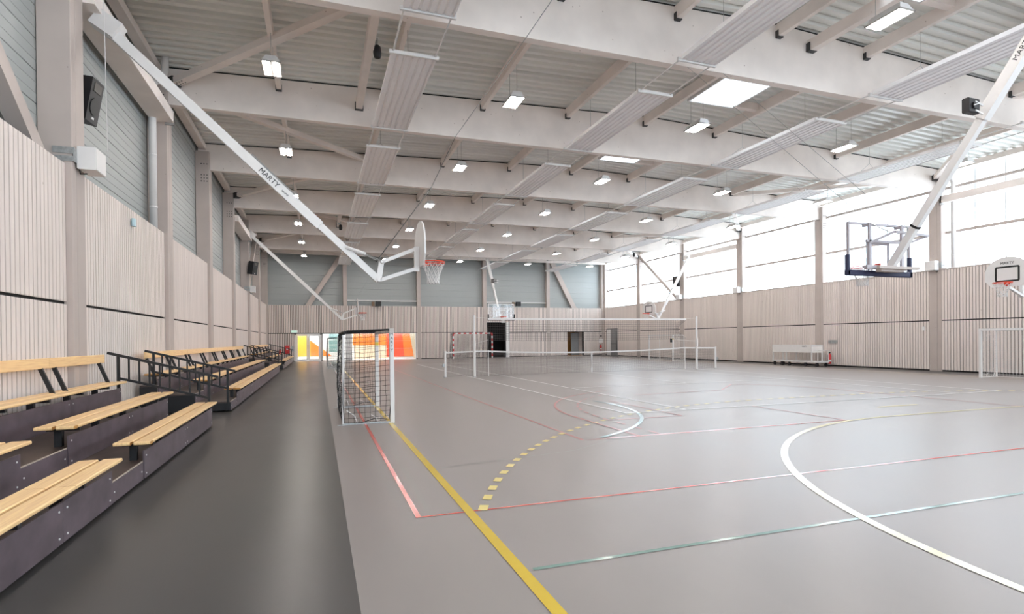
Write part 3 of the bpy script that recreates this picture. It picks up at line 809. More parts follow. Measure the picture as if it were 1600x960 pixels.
def main_hoop(x, yb, s, top, lab, cable=True):
    """ceiling hung hoop: board plane at yb, s = +1 when the ring points to +Y"""
    t = thing('basketball_hoop', (x, yb, top[1]), lab, 'basketball hoop')
    z0, z1, hw = 2.98, 4.05, .95
    MB().box(x-hw, x+hw, yb-.008, yb+.008, z0, z1).build('backboard', 'glassboard', t)
    f = MB(); yy = (yb-.03, yb+.03)
    f.box(x-hw-.02, x-hw+.02, *yy, z0, z1); f.box(x+hw-.02, x+hw+.02, *yy, z0, z1); f.box(x-hw, x+hw, *yy, z1-.02, z1+.03); f.box(x-hw, x+hw, *yy, z0-.02, z0+.03)
    f.build('board_frame', 'framegrey' if s > 0 else 'white', t)
    f = MB()
    for xx in (x-.34, x+.30): f.box(xx-.03, xx+.03, yb+.0 if s > 0 else yb+.012, yb+.012 if s < 0 and False else yb+.02, z0+.12, z0+.62)
    f.box(x-.37, x+.33, yb+.0, yb+.02, z0+.62, z0+.68); f.box(x-.37, x+.33, yb+.0, yb+.02, z0+.10, z0+.15)
    f.build('target_square', 'framegrey' if s > 0 else 'white', t)
    f = MB(); f.cbox(x-hw-.06, x+hw+.06, yb-.045, yb+.045, z0-.10, z0+.03, .02)
    for q in (-1, 1): f.cbox(x+q*(hw+.02)-.045, x+q*(hw+.02)+.045, yb-.045, yb+.045, z0-.09, z0+.36, .02)
    f.build('edge_padding', 'pad' if s > 0 else 'black', t)
    # rear support frame
    yr = yb-s*.16
    f = MB()
    for q in (-.5, .5): f.bar((x+q, yr, z0+.02), (x+q, yr, z1), .07, .05)
    f.bar((x-.62, yr, z0+.08), (x+.62, yr, z0+.08), .08, .09); f.bar((x-.6, yr, z0+.66), (x+.55, yr, z0+.66), .05, .05)
    for q in (-.5, .5):
        for zz in (z0+.1, z1-.05): f.bar((x+q, yr, zz), (x+q, yb, zz), .05, .05)
    f.bar((x-.2, yr-s*.35, z0+.82), (x+.85, yr-s*.35, z0+.78), .05, .05); f.bar((x-.5, yr, z0+.62), (x-.2, yr-s*.35, z0+.82), .05, .05); f.bar((x+.5, yr, z0+.6), (x+.85, yr-s*.35, z0+.78), .04, .04)
    f.build('support_frame', 'framegrey' if s > 0 else 'white', t)
    f = MB(); f.box(x-.32, x+.38, min(yr, yr-s*.14), max(yr, yr-s*.14), z0-.02, z0+.10); f.bar((x-.5, yr-s*.2, z0+.06), (x+.75, yr-s*.2, z0+.06), .07, .06); f.build('mounting_plate', 'column', t)
    a = Vector((x, yr-s*.12, z0+.1)); e = Vector((x, top[0], top[1])); dd = e-a
    MB().bar(a, a+dd*.52, .12, .15).build('lower_mast', 'white', t)
    MB().bar(a+dd*.48, e, .17, .2).build('upper_mast', 'white', t)
    MB().bar(a+dd*.14-Vector((0, 0, 0)), a+dd*.147, .135, .165).build('clamp_band', 'ink', t)
    f = MB(); f.bar((x-.6, top[0], top[1]), (x+.6, top[0], top[1]), .12, .12); f.build('hinge_beam', 'steel', t)
    f = MB()
    for q in (-.03, .03): f.tube([a+dd*.5+Vector((.06+q, 0, .12)), a+dd*.62+Vector((.06+q, 0, .13))], .014, 5)
    f.build('lock_rod', 'steel', t)
    f = MB()
    for q in (-.55, .55):
        f.tube([(x+q*.9-.3, yb-s*.3, z0+1.1), (x-3.6+q*.9, yb+s*1.45, 7.72)], .005, 4)
    for q in (-.5, .6): f.tube([(x+q, yr, z1), (x+q*.7, yr-s*.35, z0+.80)], .014, 5)
    f.build('stay_cable', 'steel', t)
    rim_net(t, (x, yb+s*.42, 3.15), (0, s, 0), off=.15)
    return t, a, dd
h1, a1, d1 = main_hoop(12.08, 9.2, 1, (5.15, 8.5), 'ceiling hung glass basketball board seen from behind, with dark padding')
nrm = Vector((-1, 0, 0)); dn = d1.normalized()
text('MARTY', h1, 'ink', .13, basis(dn, nrm.cross(dn)*1, a1+d1*.665+nrm*.088-Vector(h1.location)))
h2, a2, d2 = main_hoop(12.32, 37.6, -1, (41.2, 8.1), 'ceiling hung glass basketball board at the far end of the hall')
text('sports', h2, 'white', .22, basis((1, 0, .1), (0, 0, 1), Vector((12.85, 37.58, 3.65))-Vector(h2.location)))
# shot clock housings clamped to the masts
def clock(loc, m, w, h, d, lab, s=1):
    t = thing('shot_clock', loc, lab, 'shot clock')
    x, y, z = loc
    b = MB(); b.cbox(x-w/2, x+w/2, y-d/2, y+d/2, z-h/2, z+h/2, .02); b.build('housing', m, t)
    b = MB(); b.box(x-w*.2, x+w*.2, y-d/2-.03, y-d/2, z-h*.25, z+h*.15); b.build('rear_cover', 'blackp', t)
    b = MB(); b.bar((x+.02, y-d/2, z+.07), (x+w*.9, y-.05, z+.03), .02, .03); b.bar((x+.02, y-d/2, z-.09), (x+w*.9, y-.05, z-.13), .02, .03); b.bar((x-.08, y-d/2-.04, z-.02), (x+.04, y-d/2-.04, z+.02), .015, .02)
    b.build('clamp_arm', 'white', t)
    return t
clock((11.66, 7.05, 5.84), 'blackp', .29, .28, .13, 'black box clamped to the mast of the near ceiling hoop')
clock((12.22, 39.0, 5.85), 'deepcase', .38, .30, .14, 'dark box clamped to the white mast of the far ceiling hoop')

# ------------------------------------------------------------------ goals
def netgrid(b, P00, P10, P01, P11, nu, nv, r, sag=0, jit=0, k=3):
    """grid of cords on a bilinear patch"""
    P00, P10, P01, P11 = map(Vector, (P00, P10, P01, P11))
    nrm = (P10-P00).cross(P01-P00).normalized()
    J = {}
    def pt(i, j):
        if (i, j) in J: return J[(i, j)]
        u, v = i/nu, j/nv
        p = (P00*(1-u)+P10*u)*(1-v)+(P01*(1-u)+P11*u)*v
        inner = 0 < i < nu and 0 < j < nv
        if inner: p = p+nrm*(sag*math.sin(math.pi*u)*math.sin(math.pi*v)+random.uniform(-jit, jit))+Vector((random.uniform(-jit, jit), random.uniform(-jit, jit), random.uniform(-jit, jit)-abs(sag)*.25*math.sin(math.pi*u)))
        J[(i, j)] = p; return p
    for i in range(nu+1): b.tube([pt(i, j) for j in range(nv+1)], r, k, cap=False)
    for j in range(nv+1): b.tube([pt(i, j) for i in range(nu+1)], r, k, cap=False)
def small_goal(lab, white=False, fine=True):
    """mouth along Y at local x=0 opening towards +X, posts at y=0 and y=2.8"""
    W_, H_, D_ = 2.8, 1.76, .92
    t = thing('goal', (0, 0, 0), lab, 'goal', 'small training goals')
    for y in (0, W_):
        p = MB().cbox(-.08, .0, y-.04, y+.04, 0, H_, .008).build('post', 'white', t)
    MB().cbox(-.08, 0, -.04, W_+.04, H_-.08, H_, .008).build('crossbar', 'white', t)
    for y in (0, W_):
        b = MB(); b.bar((-.04, y, .015), (-D_, y, .015), .03, .025); b.box(-D_-.1, -D_+.06, y-.05, y+.05, 0, .010); b.build('base_bar', 'steel' if not white else 'white', t)
        b = MB(); b.bar((-D_, y, .02), (-D_+.02, y, H_-.12), .035, .035); b.build('rear_upright', 'white', t)
        b = MB(); b.tube([(-.06, y, H_-.02), (-D_+.08, y, H_-.05), (-D_+.02, y, H_-.12)], .019, 6); b.build('top_stay', 'black' if not white else 'white', t)
        b = MB(); b.tube([(-.30, y+.03, .02), (-.33, y+.03, .1), (-.42, y+.02, .16)], .008, 5); b.tube([(-D_+.25, y+.04, .02), (-D_+.2, y+.04, .16), (-D_+.06, y+.03, .26)], .010, 5); b.build('base_hook', 'white', t)
    MB().bar((-D_, 0, .015), (-D_, W_, .015), .018, .018).build('rear_ground_bar', 'black' if not white else 'white', t)
    MB().tube([(-D_+.04, 0, H_-.06), (-D_+.04, W_, H_-.06)], .02, 6).build('rear_top_bar', 'black' if not white else 'white', t)
    r = .0035 if fine else .006
    c = .1 if fine else .14
    b = MB(); nh = round(H_/c)
    for y in (0, W_): netgrid(b, (-.06, y, .05), (-D_, y, .02), (-.06, y, H_-.03), (-D_+.03, y, H_-.08), round(D_/c), nh, r, .05 if y == 0 else -.04, .006)
    netgrid(b, (-D_, 0, .02), (-D_, W_, .02), (-D_+.03, 0, H_-.08), (-D_+.03, W_, H_-.08), round(W_/c), nh, r, -.06, .008)
    netgrid(b, (-.06, 0, H_-.02), (-.06, W_, H_-.02), (-D_+.03, 0, H_-.08), (-D_+.03, W_, H_-.08), round(W_/c), round(D_/c), r, .04, .006)
    # edge cord
    for y in (0, W_): b.tube([(-.07, y-.03, H_-.03), (-.07, y-.03, .35), (-.1, y-.03, .07), (-.35, y-.02, .1), (-.6, y-.02, .03), (-D_+.02, y-.02, .04), (-D_, y-.02, .4), (-D_+.02, y, H_-.1)], .007, 5)
    b.build('net', 'netb' if not white else 'netw', t)
    text('M\nA\nR\nT\nY', t, 'ink', .075, basis((1, 0, 0), (0, 0, 1), (-.04, -.042, H_-.26)), ext=.001)
    MB().box(-.082, .002, W_-.042, W_+.042, H_-.34, H_-.26).build('sticker', 'sticker', t)
    return t
g = small_goal('small white goal with black net on the left sideline, close to the camera'); g.location = (1.33, 10.55, 0)
g2 = copy_tree(g); g2.location = (1.40, 32.9, 0); g2['label'] = 'small goal with black net far down the left sideline, behind the near goal'
g3 = small_goal('small all-white goal by the right wall, cut by the frame edge', white=True); g3.location = (22.32, 13.25, 0); g3.rotation_euler = (0, 0, math.pi)
g4 = copy_tree(g3); g4.location = (22.1, 34.0, 0); g4['label'] = 'small white goal by the right wall, seen through the volleyball net'

# handball goal red/white
t = thing('handball_goal', (11.9, 43.9, 0), 'red and white striped handball goal by the far wall', 'goal')
H_ = 2.11; x0, x1, y = 10.27, 13.55, 43.88
for x in (x0, x1):
    b = MB(); z = 0; i = 0
    while z < H_-.01:
        b.m(0 if i % 2 == 0 else 1); e = min(z+.205, H_); b.box(x-.045, x+.045, y-.045, y+.045, z, e); z = e; i += 1
    b.build('post', ['white', 'red'], t)
b = MB(); x = x0-.045; i = 0
n = 15; stp = (x1-x0+.09)/n
for i in range(n):
    b.m(1 if i % 2 == 0 else 0); b.box(x+i*stp, x+(i+1)*stp, y-.045, y+.045, H_-.09, H_)
b.build('crossbar', ['white', 'red'], t)
b = MB()
for x in (x0, x1): b.tube([(x, y+.04, H_-.05), (x, y+.8, H_-.06), (x, y+1.15, .9), (x, y+1.2, .03), (x, y+.04, .03)], .018, 6)
b.tube([(x0, y+1.2, .03), (x1, y+1.2, .03)], .018, 6); b.tube([(x0, y+.8, H_-.06), (x1, y+.8, H_-.06)], .018, 6)
b.build('rear_frame', 'greydoor', t)
b = MB()
netgrid(b, (x0, y+1.2, .03), (x1, y+1.2, .03), (x0, y+.8, H_-.06), (x1, y+.8, H_-.06), 30, 19, .005, .05, .006)
for x in (x0, x1): netgrid(b, (x, y+.04, .03), (x, y+1.2, .03), (x, y+.04, H_-.05), (x, y+.8, H_-.06), 9, 19, .005)
b.build('net', 'netb', t)

# ------------------------------------------------------------------ tennis net
t = thing('tennis_net', (11.7, 22.45, 0), 'low tennis net stretched across the middle of the court', 'tennis net')
TL, TR = (4.9, 22.4), (18.62, 22.75)
def top_z(u):
    a, b_ = .12, .865
    if u < a: return 1.04+.04*u/a
    if u > b_: return 1.07-.03*(u-b_)/(1-b_)
    v = (u-a)/(b_-a); return 1.08-.13*4*v*(1-v) if True else 1
def TP(u): return (TL[0]+(TR[0]-TL[0])*u, TL[1]+(TR[1]-TL[1])*u)
for i, u in enumerate((0, 1)):
    x, y = TP(u)
    b = MB(); b.tube([(x, y, 0), (x, y, 1.05)], .048, 12); b.tube([(x, y, 1.045), (x, y, 1.075)], .055, 12); b.build('post', 'white', t, smooth=False)
    b = MB(); sg = 1 if u else -1; b.box(x-.05+sg*.07, x+.05+sg*.07, y-.04, y+.04, .42, .56); b.tube([(x+sg*.1, y-.06, .49), (x+sg*.1, y-.16, .46)], .012, 5); b.build('winder', 'steel', t)
    b = MB(); b.tube([(x, y, 0), (x, y, .015)], .09, 12); b.build('floor_plate', 'steel', t)
u_s = (.135, .866)
for u in u_s:
    x, y = TP(u); MB().tube([(x, y-.03, 0), (x, y-.03, 1.10)], .018, 8).build('singles_stick', 'white', t)
b = MB(); us = [i/48 for i in range(49)]
for i in range(48):
    (xa, ya), (xb, yb_) = TP(us[i]), TP(us[i+1]); za, zb = top_z(us[i]), top_z(us[i+1])
    b.hexa([(xa, ya-.012, za-.06), (xb, yb_-.012, zb-.06), (xb, yb_+.012, zb-.06), (xa, ya+.012, za-.06), (xa, ya-.012, za), (xb, yb_-.012, zb), (xb, yb_+.012, zb), (xa, ya+.012, za)])
b.build('tape', 'netw', t)
x, y = TP(.494); MB().box(x-.03, x+.03, y-.02, y+.02, 0, top_z(.494)-.03).build('centre_strap', 'netw', t)
b = MB(); NX, NZ = 250, 18
def tn(i, j):
    u = .006+i/NX*.988; x, y = TP(u); zt = top_z(u)-.05; z0 = .03+.015*math.sin(u*40); v = j/NZ
    return (x, y+.03*math.sin(u*9)*math.sin(math.pi*v), z0+(zt-z0)*v)
for i in range(NX+1): b.tube([tn(i, j) for j in range(0, NZ+1, 3)], .0035, 3, cap=False)
for j in range(NZ+1): b.tube([tn(i, j) for i in range(0, NX+1, 5)], .0035 if j else .006, 3, cap=False)
b.build('net_mesh', 'netg', t)

# ------------------------------------------------------------------ volleyball net
t = thing('volleyball_net', (11.6, 22.2, 0), 'tall volleyball net on two white posts', 'volleyball net')
VL, VR = (6.07, 22.15), (17.2, 22.35)
def VP(x): u = (x-VL[0])/(VR[0]-VL[0]); return VL[1]+(VR[1]-VL[1])*u
for x, y in (VL, VR):
    b = MB(); b.tube([(x, y, 0), (x, y, 1.32)], .055, 12); b.tube([(x, y, 1.32), (x, y, 2.55)], .045, 12); b.build('post', 'white', t)
    b = MB(); b.tube([(x, y, 1.28), (x, y, 1.36)], .065, 12); b.box(x-.03, x+.03, y-.09, y-.04, 1.1, 1.5); b.build('collar', 'white', t)
    MB().tube([(x, y, 0), (x, y, .014)], .10, 12).build('floor_plate', 'steel', t)
xa, xb = 6.68, 16.6
b = MB(); b.hexa([(xa, VP(xa)-.012, 2.36), (xb, VP(xb)-.012, 2.375), (xb, VP(xb)+.012, 2.375), (xa, VP(xa)+.012, 2.36), (xa, VP(xa)-.012, 2.43), (xb, VP(xb)-.012, 2.445), (xb, VP(xb)+.012, 2.445), (xa, VP(xa)+.012, 2.43)])
b.build('top_band', 'netw', t)
b = MB(); nx, nz = 99, 9
def vn(i, j):
    x = xa+(xb-xa)*i/nx; v = j/nz; bulge = .18*math.sin(math.pi*v)
    if i == nx: x -= .45*math.sin(math.pi*v)
    elif i > nx-6: x -= .45*math.sin(math.pi*v)*(i-(nx-6))/6
    return (x, VP(x), 1.50+(2.37-1.50)*v-.06*math.sin(math.pi*i/nx)*(1-v))
for i in range(nx+1): b.tube([vn(i, j) for j in range(nz+1)], .0055, 3, cap=False)
for j in range(nz+1): b.tube([vn(i, j) for i in range(0, nx+1, 3)], .0055 if j else .005, 3, cap=False)
b.build('net_mesh', 'netg', t)
b = MB(); b.tube([(VL[0], VL[1], 2.47), (xa, VP(xa), 2.42)], .006, 4); b.tube([(VR[0], VR[1], 2.47), (xb, VP(xb), 2.43)], .006, 4)
b.tube([(VL[0], VL[1], 1.36), (xa, VP(xa), 1.52)], .006, 4); b.tube([(VR[0], VR[1], 1.36), (16.2, VP(16.2), 1.42), (15.7, VP(15.7), 1.55)], .008, 4)
b.build('tension_cord', 'netw', t)
MB().cbox(15.70, 15.80, VP(15.8)-.03, VP(15.8)+.03, 1.32, 1.50, .01).build('ratchet', 'blackp', t)

# ------------------------------------------------------------------ bleachers
ROWX = [-1.83, -2.52, -3.22]; PZ = [.22, .42, .63]; SKT = [.34, .55, .76]; SEAT = [.455, .665, .875]
def bleacher(y0, nmod, lab, aisle, full3=True, mod=2.07):
    y1 = y0+nmod*mod
    t = thing('bleacher', (-2.6, (y0+y1)/2, 0), lab, 'bleacher', 'telescopic bleachers along the left wall')
    for r in range(3):
        x = ROWX[r]; xb = ROWX[r]-.70 if r < 2 else -3.565; z0 = .03 if r == 0 else PZ[r-1]
        MB().box(xb, x-.02, y0, y1, PZ[r]-.03, PZ[r]).build('step_platform', 'plydeck', t)
        pk = MB(); pk.box(x-.03, x-.018, y0, y1, PZ[r]-.018, PZ[r]+.004); pk.build('platform_edge', 'plyedge', t)
        # aisle riser
        if r < 2 and aisle:
            MB().box(x-.018, x-.004, aisle[0], aisle[1], z0, PZ[r]-.006).build('aisle_riser', 'ply', t)
            bb = MB()
            for yy in (aisle[0]+.06, aisle[1]-.06): bb.tube([(x-.004, yy, (z0+PZ[r])/2), (x+.002, yy, (z0+PZ[r])/2)], .009, 6)
            bb.build('bolt', 'white', t)
        segs = []
        for k in range(nmod):
            a, e = y0+k*mod, y0+(k+1)*mod
            if r < 2 and aisle: segs += cut([(a, e)], aisle[0], aisle[1])
            else: segs.append((a, e))
        for a, e in segs:
            if e-a < .05: continue
            sk = MB().box(x-.014, x, a+.002, e-.002, z0 if r == 0 else PZ[r-1]+.002, SKT[r]).build('riser_panel', 'ply', t)
            bb = MB()
            for yy in (a+.07, e-.07):
                for zz in (z0+.05, SKT[r]-.06): bb.tube([(x, yy, zz), (x+.006, yy, zz)], .009, 6)
            bb.build('bolt', 'white', sk)
        # seats, one bench per uninterrupted stretch (joints every module)
        st = [(y0, y1)]
        if r < 2 and aisle: st = cut(st, aisle[0], aisle[1]-.08)
        for (a, e) in st:
            if e-a < .2: continue
            zt = SEAT[r]
            for (pa, pb) in ((-.262, -.105), (-.072, .085)):
                m_ = MB(); yy = a
                while yy < e-.01:
                    nx_ = min(e, y0+mod*(math.floor((yy-y0)/mod+1e-3)+1)); m_.cbox(x+pa, x+pb, yy+.002, nx_-.002, zt-.034, zt, .008); m_.mi[-2] = 1; m_.mi[-1] = 1; yy = nx_
                m_.build('seat_plank', ['pine', 'pine_end'], t)
            yy = a+.25
            while yy < e-.1:
                m_ = MB(); m_.box(x-.24, x+.06, yy-.025, yy+.025, zt-.075, zt-.036); m_.box(x-.17, x-.10, yy-.03, yy+.03, PZ[r], zt-.07); yy += mod/2
                m_.build('seat_bracket', 'black', t)
    # backrest on the top row
    for k in range(nmod):
        a, e = y0+k*mod, y0+(k+1)*mod; xb = -3.47
        MB().cbox(xb-.012, xb+.014, a+.004, e-.004, 1.20, 1.34, .006).build('backrest_board', 'pine', t)
        for yy in (a+.2, e-.2):
            MB().bar((xb-.028, yy, 1.25), (xb+.13, yy, .84), .05, .035, up=(0, 1, 0)).build('backrest_support', 'black', t)
    # end panels
    for y in (y0-.012, y1):
        m_ = MB()
        for r in range(3):
            x = ROWX[r]; xb = ROWX[r]-.70 if r < 2 else -3.565; m_.box(xb, x-.02, y, y+.012, .03, PZ[r]-.03)
        m_.build('end_panel', 'black', t)
    return t
def guard(y, lab):
    t = thing('guard_rail', (-2.6, y, 0), lab, 'guard rail', 'black stair rails of the bleachers')
    zt = lambda x: 1.36+(x+3.43)*(.90-1.36)/(1.67)
    zb = lambda x: .92+(x+3.28)*(.52-.92)/(1.38)
    MB().bar((-3.45, y, zt(-3.45)), (-1.74, y, zt(-1.74)), .045, .045).build('top_bar', 'black', t)
    MB().bar((-3.29, y, zb(-3.29)), (-1.89, y, zb(-1.89)), .035, .04).build('bottom_bar', 'black', t)
    for x, zz in ((-3.29, .60), (-1.89, .03)): MB().box(x-.022, x+.022, y-.022, y+.022, zz, zt(x)).build('post', 'black', t)
    for i in range(1, 9):
        x = -3.29+1.40*i/9; MB().box(x-.014, x+.014, y-.010, y+.010, zb(x), zt(x)).build('baluster', 'black', t)
    return t
bleacher(2.99, 4, 'dark plywood bleacher with pine benches nearest the camera', (6.12, 7.10))
bleacher(13.62, 8, 'dark plywood bleacher with pine benches midway along the left wall', (13.62, 14.55), mod=2.03)
bleacher(32.85, 5, 'dark plywood bleacher with pine benches at the far end of the left wall', (32.85, 34.0), mod=2.27)
guard(11.38, 'black stair rail at the far end of the nearest bleacher')
guard(13.57, 'black stair rail at the near end of the middle bleacher')
guard(29.95, 'black stair rail at the far end of the middle bleacher')
guard(32.75, 'black stair rail at the near end of the farthest bleacher')
guard(44.3, 'black stair rail at the end of the farthest bleacher, by the glazed doors')

# ------------------------------------------------------------------ wall equipment
def speaker(c, yaw, h, w, d, lab):
    """loudspeaker: tapered cabinet; front faces local -Y"""
    t = thing('loudspeaker', c, lab, 'loudspeaker')
    b = MB(); P_ = [(-w/2, 0, -h/2), (w/2, 0, -h/2), (w*.32, d, -h/2), (-w*.32, d, -h/2), (-w/2, 0, h/2), (w/2, 0, h/2), (w*.32, d, h/2), (-w*.32, d, h/2)]
    b.hexa(P_); b.build('cabinet', 'blackp', t, origin=(0, 0, 0))
    b = MB(); b.tube([(0, -.004, -h*.12+0), (0, -.014, -h*.12)], w*.38, 20); b.build('woofer', 'ink', t, origin=(0, 0, 0))
    b = MB(); b.box(-w*.3, w*.3, -.012, 0, h*.22, h*.42); b.build('horn', 'deepcase', t, origin=(0, 0, 0))
    b = MB(); b.box(-.03, .03, -.016, -.0, -h*.42, -h*.37); b.build('badge', 'white', t, origin=(0, 0, 0))
    b = MB(); b.bar((0, d, 0), (0, d+.22, .05), .05, .05); b.build('bracket', 'steel', t, origin=(0, 0, 0))
    t.rotation_euler = (R(10), 0, yaw); return t
speaker((-3.53, 11.22, 5.62), R(84), .72, .38, .34, 'black loudspeaker beside the first left column, under the near hoop arm')
speaker((-3.25, 33.7, 5.6), R(62), .72, .42, .36, 'black loudspeaker on the left wall near the far end')
speaker((24.5, 34.1, 5.6), R(-60), .75, .45, .36, 'black loudspeaker on the right column in front of the clerestory')
def cabinet(x, y, z, dx, dy, dz, lab):
    t = thing('motor_box', (x, y, z), lab, 'box', 'white winch boxes on the columns')
    sx = 1 if dx > 0 else -1
    MB().cbox(min(x, x+dx), max(x, x+dx), y, y+dy, z-dz/2, z+dz/2, .012).build('casing', 'white', t)
    MB().box(min(x-sx*.28, x), max(x-sx*.28, x), y-.112, y-.102, z+.02, z+.12).box(min(x-sx*.28, x), max(x-sx*.28, x), y-.112, y-.102, z-.10, z-.02).box(min(x-sx*.012, x+sx*.002), max(x-sx*.012, x+sx*.002), y-.11, y+.3, z-.1, z+.12).build('bracket', 'steel', t)
    b = MB(); b.tube([(x+sx*.0, y+.05, z-dz/2+.05), (x+sx*.03, y+.05, z-dz/2-.07), (x+sx*.12, y+.05, z-dz/2-.06)], .012, 6); b.build('cable', 'ink', t)
    return t
cabinet(-3.56, 10.52, 4.47, .26, .42, .36, 'white winch box bracketed to the first left column in view')
cabinet(-3.56, 33.9, 4.47, .26, .42, .36, 'white winch box on a left column near the far end')
cabinet(24.97, 16.35, 4.5, -.26, .42, .40, 'white winch box on the right column behind the near glass board')
cabinet(24.97, 28.1, 4.5, -.26, .42, .36, 'white winch box on a right column at mid distance')
cabinet(24.97, 34.0, 4.5, -.26, .42, .36, 'white winch box on a right column near the far end')
# downpipe
def pipe(x, y, lab, s=1):
    t = thing('downpipe', (x, y, 4), lab, 'pipe')
    MB().tube([(x, y, 4.3), (x, y, 7.9), (x+.03*s, y, 8.0), (x+.26*s, y, 8.25), (x+.29*s, y, 8.35), (x+.29*s, y, 8.72)], .085, 14).build('tube', 'white', t, smooth=True)
    b = MB()
    for z in (4.9, 6.2, 7.5): b.tube([(x, y, z), (x, y, z+.03)], .095, 12)
    b.build('pipe_clip', 'white', t); return t
pipe(-3.84, 16.0, 'white drainpipe bending into the roof beside the second left column')
pipe(25.16, 15.9, 'white drainpipe beside the right column behind the near glass board', -1)
# small devices
o = MB().cbox(-3.66, -3.60, 13.55, 13.70, 3.98, 4.14, .02).build('alarm_beacon', 'cyan', origin=(-3.63, 13.6, 4.06)); tag(o, 'small pale cyan beacon on the left slats beside the first column', 'alarm beacon')
for i, (x, z) in enumerate(((4.58, 4.5), (16.5, 4.62))):
    t = thing('spotlight_box', (x, 45.6, z), 'small black box on the far wall above the slats, %s one' % ('left' if i == 0 else 'right'), 'box', 'black boxes above the far slats')
    MB().cbox(x-.2, x+.2, 45.45, 45.75, z-.19, z+.19, .02).build('housing', 'blackp', t)
    MB().tube([(x+.05, 45.44, z+.0), (x+.05, 45.46, z)], .12, 14).build('lens', 'ink', t)
    o = MB().cbox(x-.52, x-.30, 45.6, 45.8, z-.19, z+.16, .01).build('siren', 'brown', origin=(x-.4, 45.7, z)); tag(o, 'small brown box left of the %s black box on the far wall' % ('left' if i == 0 else 'right'), 'siren')
# ceiling speakers / cameras
def dome(x, y, z, lab):
    t = thing('projector_speaker', (x, y, z), lab, 'speaker')
    b = MB(); b.tube([(x, y, z-.20), (x, y, z-.18), (x, y, z-.07), (x, y, z+.06), (x, y, z+.10)], [.04, .075, .095, .08, .04], 12); b.build('shell', 'blackp', t, smooth=True)
    b = MB(); b.tube([(x, y, z+.09), (x, y, z+.26)], .015, 6); b.box(x-.13, x-.01, y-.03, y+.03, z+.10, z+.20); b.build('bracket', 'steel', t); return t
dome(1.34, 13.0, 8.18, 'small black hanging speaker under a joist near the top of the photo')
dome(1.2, 31.5, 7.75, 'small black hanging speaker under the roof beams above the near hoop arm')
dome(21.9, 35.5, 7.7, 'small black hanging speaker near the clerestory at the far end')
# fire cabinet, extinguishers, signs
t = thing('fire_cabinet', (-2.2, 45.6, .9), 'red fire cabinet on the far wall left of the glazed doors', 'fire cabinet')
MB().cbox(-2.42, -2.08, 45.55, 45.80, .62, 1.22, .015).build('case', 'red', t)
MB().tube([(-2.25, 45.53, .95), (-2.25, 45.552, .95)], .06, 12).build('valve_disc', 'white', t)
def extinguisher(x, y, z, lab):
    t = thing('fire_extinguisher', (x, y, z), lab, 'fire extinguisher')
    b = MB(); b.tube([(x, y, z), (x, y, z+.02), (x, y, z+.42), (x, y, z+.50), (x, y, z+.54)], [.07, .085, .085, .05, .025], 14); b.build('cylinder', 'red', t, smooth=True)
    b = MB(); b.box(x-.05, x+.05, y-.02, y+.02, z+.54, z+.60); b.tube([(x-.04, y, z+.56), (x-.12, y, z+.45), (x-.12, y, z+.1)], .014, 6); b.build('valve_and_hose', 'ink', t)
    MB().tube([(x, y, z+.12), (x, y, z+.22)], .087, 14).build('label_band', 'white', t)
    return t
extinguisher(24.55, 45.62, .42, 'red fire extinguisher in the far right corner beside the grey door')
extinguisher(24.75, 21.55, .12, 'red fire extinguisher behind the white trolley')
extinguisher(-2.75, 45.62, .35, 'red fire extinguisher behind the farthest bleacher rail')
def plate(name, x0, x1, y0, y1, z0, z1, m, lab, cat):
    o = MB().cbox(x0, x1, y0, y1, z0, z1, .004).build(name, m, origin=((x0+x1)/2, (y0+y1)/2, (z0+z1)/2)); return tag(o, lab, cat)
t = thing('exit_sign', (-1.75, 45.7, 2.3), 'pale green exit sign above the glazed double door', 'exit sign')
MB().cbox(-1.98, -1.52, 45.72, 45.8, 2.2, 2.42, .008).build('case', 'white', t); MB().box(-1.95, -1.55, 45.712, 45.72, 2.23, 2.39).build('lit_face', 'green', t)
plate('switch_panel', -2.0, -1.78, 45.76, 45.8, .78, 1.2, 'steel', 'grey switch panel between the fire cabinet and the glazed doors', 'switch panel')
t = thing('socket_strip', (24.97, 21.55, 1.25), 'grey socket strip on the right slats above the trolley', 'socket strip')
for i in range(4): MB().cbox(24.965, 25.0, 21.3+.13*i, 21.42+.13*i, 1.16, 1.34, .004).build('socket', 'steel', t)
plate('wall_switch', 24.965, 25.0, 16.95, 17.07, 1.75, 1.92, 'white', 'small white switch beside the right column left of the edge goal', 'switch')
plate('notice', 24.45, 24.85, 45.77, 45.8, 1.15, 1.5, 'white', 'white notice above the corner fire extinguisher', 'notice')
plate('warning_sign', 24.6, 24.75, 45.775, 45.8, 1.68, 1.86, 'ink', 'tiny dark sign above the white corner notice', 'sign')

# ------------------------------------------------------------------ trolley
t = thing('equipment_trolley', (24.1, 22.5, 0), 'long white equipment trolley on black castors by the right wall', 'trolley')
x0, x1, y0, y1 = 23.75, 24.45, 21.7, 24.3
b = MB()
for x in (x0, x1):
    for y in (y0+.03, (y0+y1)/2+.35, y1-.03): b.box(x-.025, x+.025, y-.025, y+.025, .22, 1.08)
b.build('upright', 'white', t)
b = MB(); b.cbox(x0-.03, x1+.03, y0-.38, y1+.03, .20, .27, .008); b.build('base_frame', 'white', t)
b = MB(); b.box(x0-.035, x0-.015, y0, y1, .70, 1.10); b.box(x1+.015, x1+.035, y0, y1, .70, 1.10); b.box(x0-.035, x1+.035, y0, y0+.015, 1.0, 1.10); b.box(x0-.035, x1+.035, y1-.015, y1, .7, 1.10); b.box(x0, x1, y0, y1, .70, .72)
b.build('tray', 'white', t)
MB().tube([(x0, y0-.34, .27), (x0, y0-.34, .80), (x1, y0-.34, .80), (x1, y0-.34, .27)], .02, 6).build('push_handle', 'white', t)
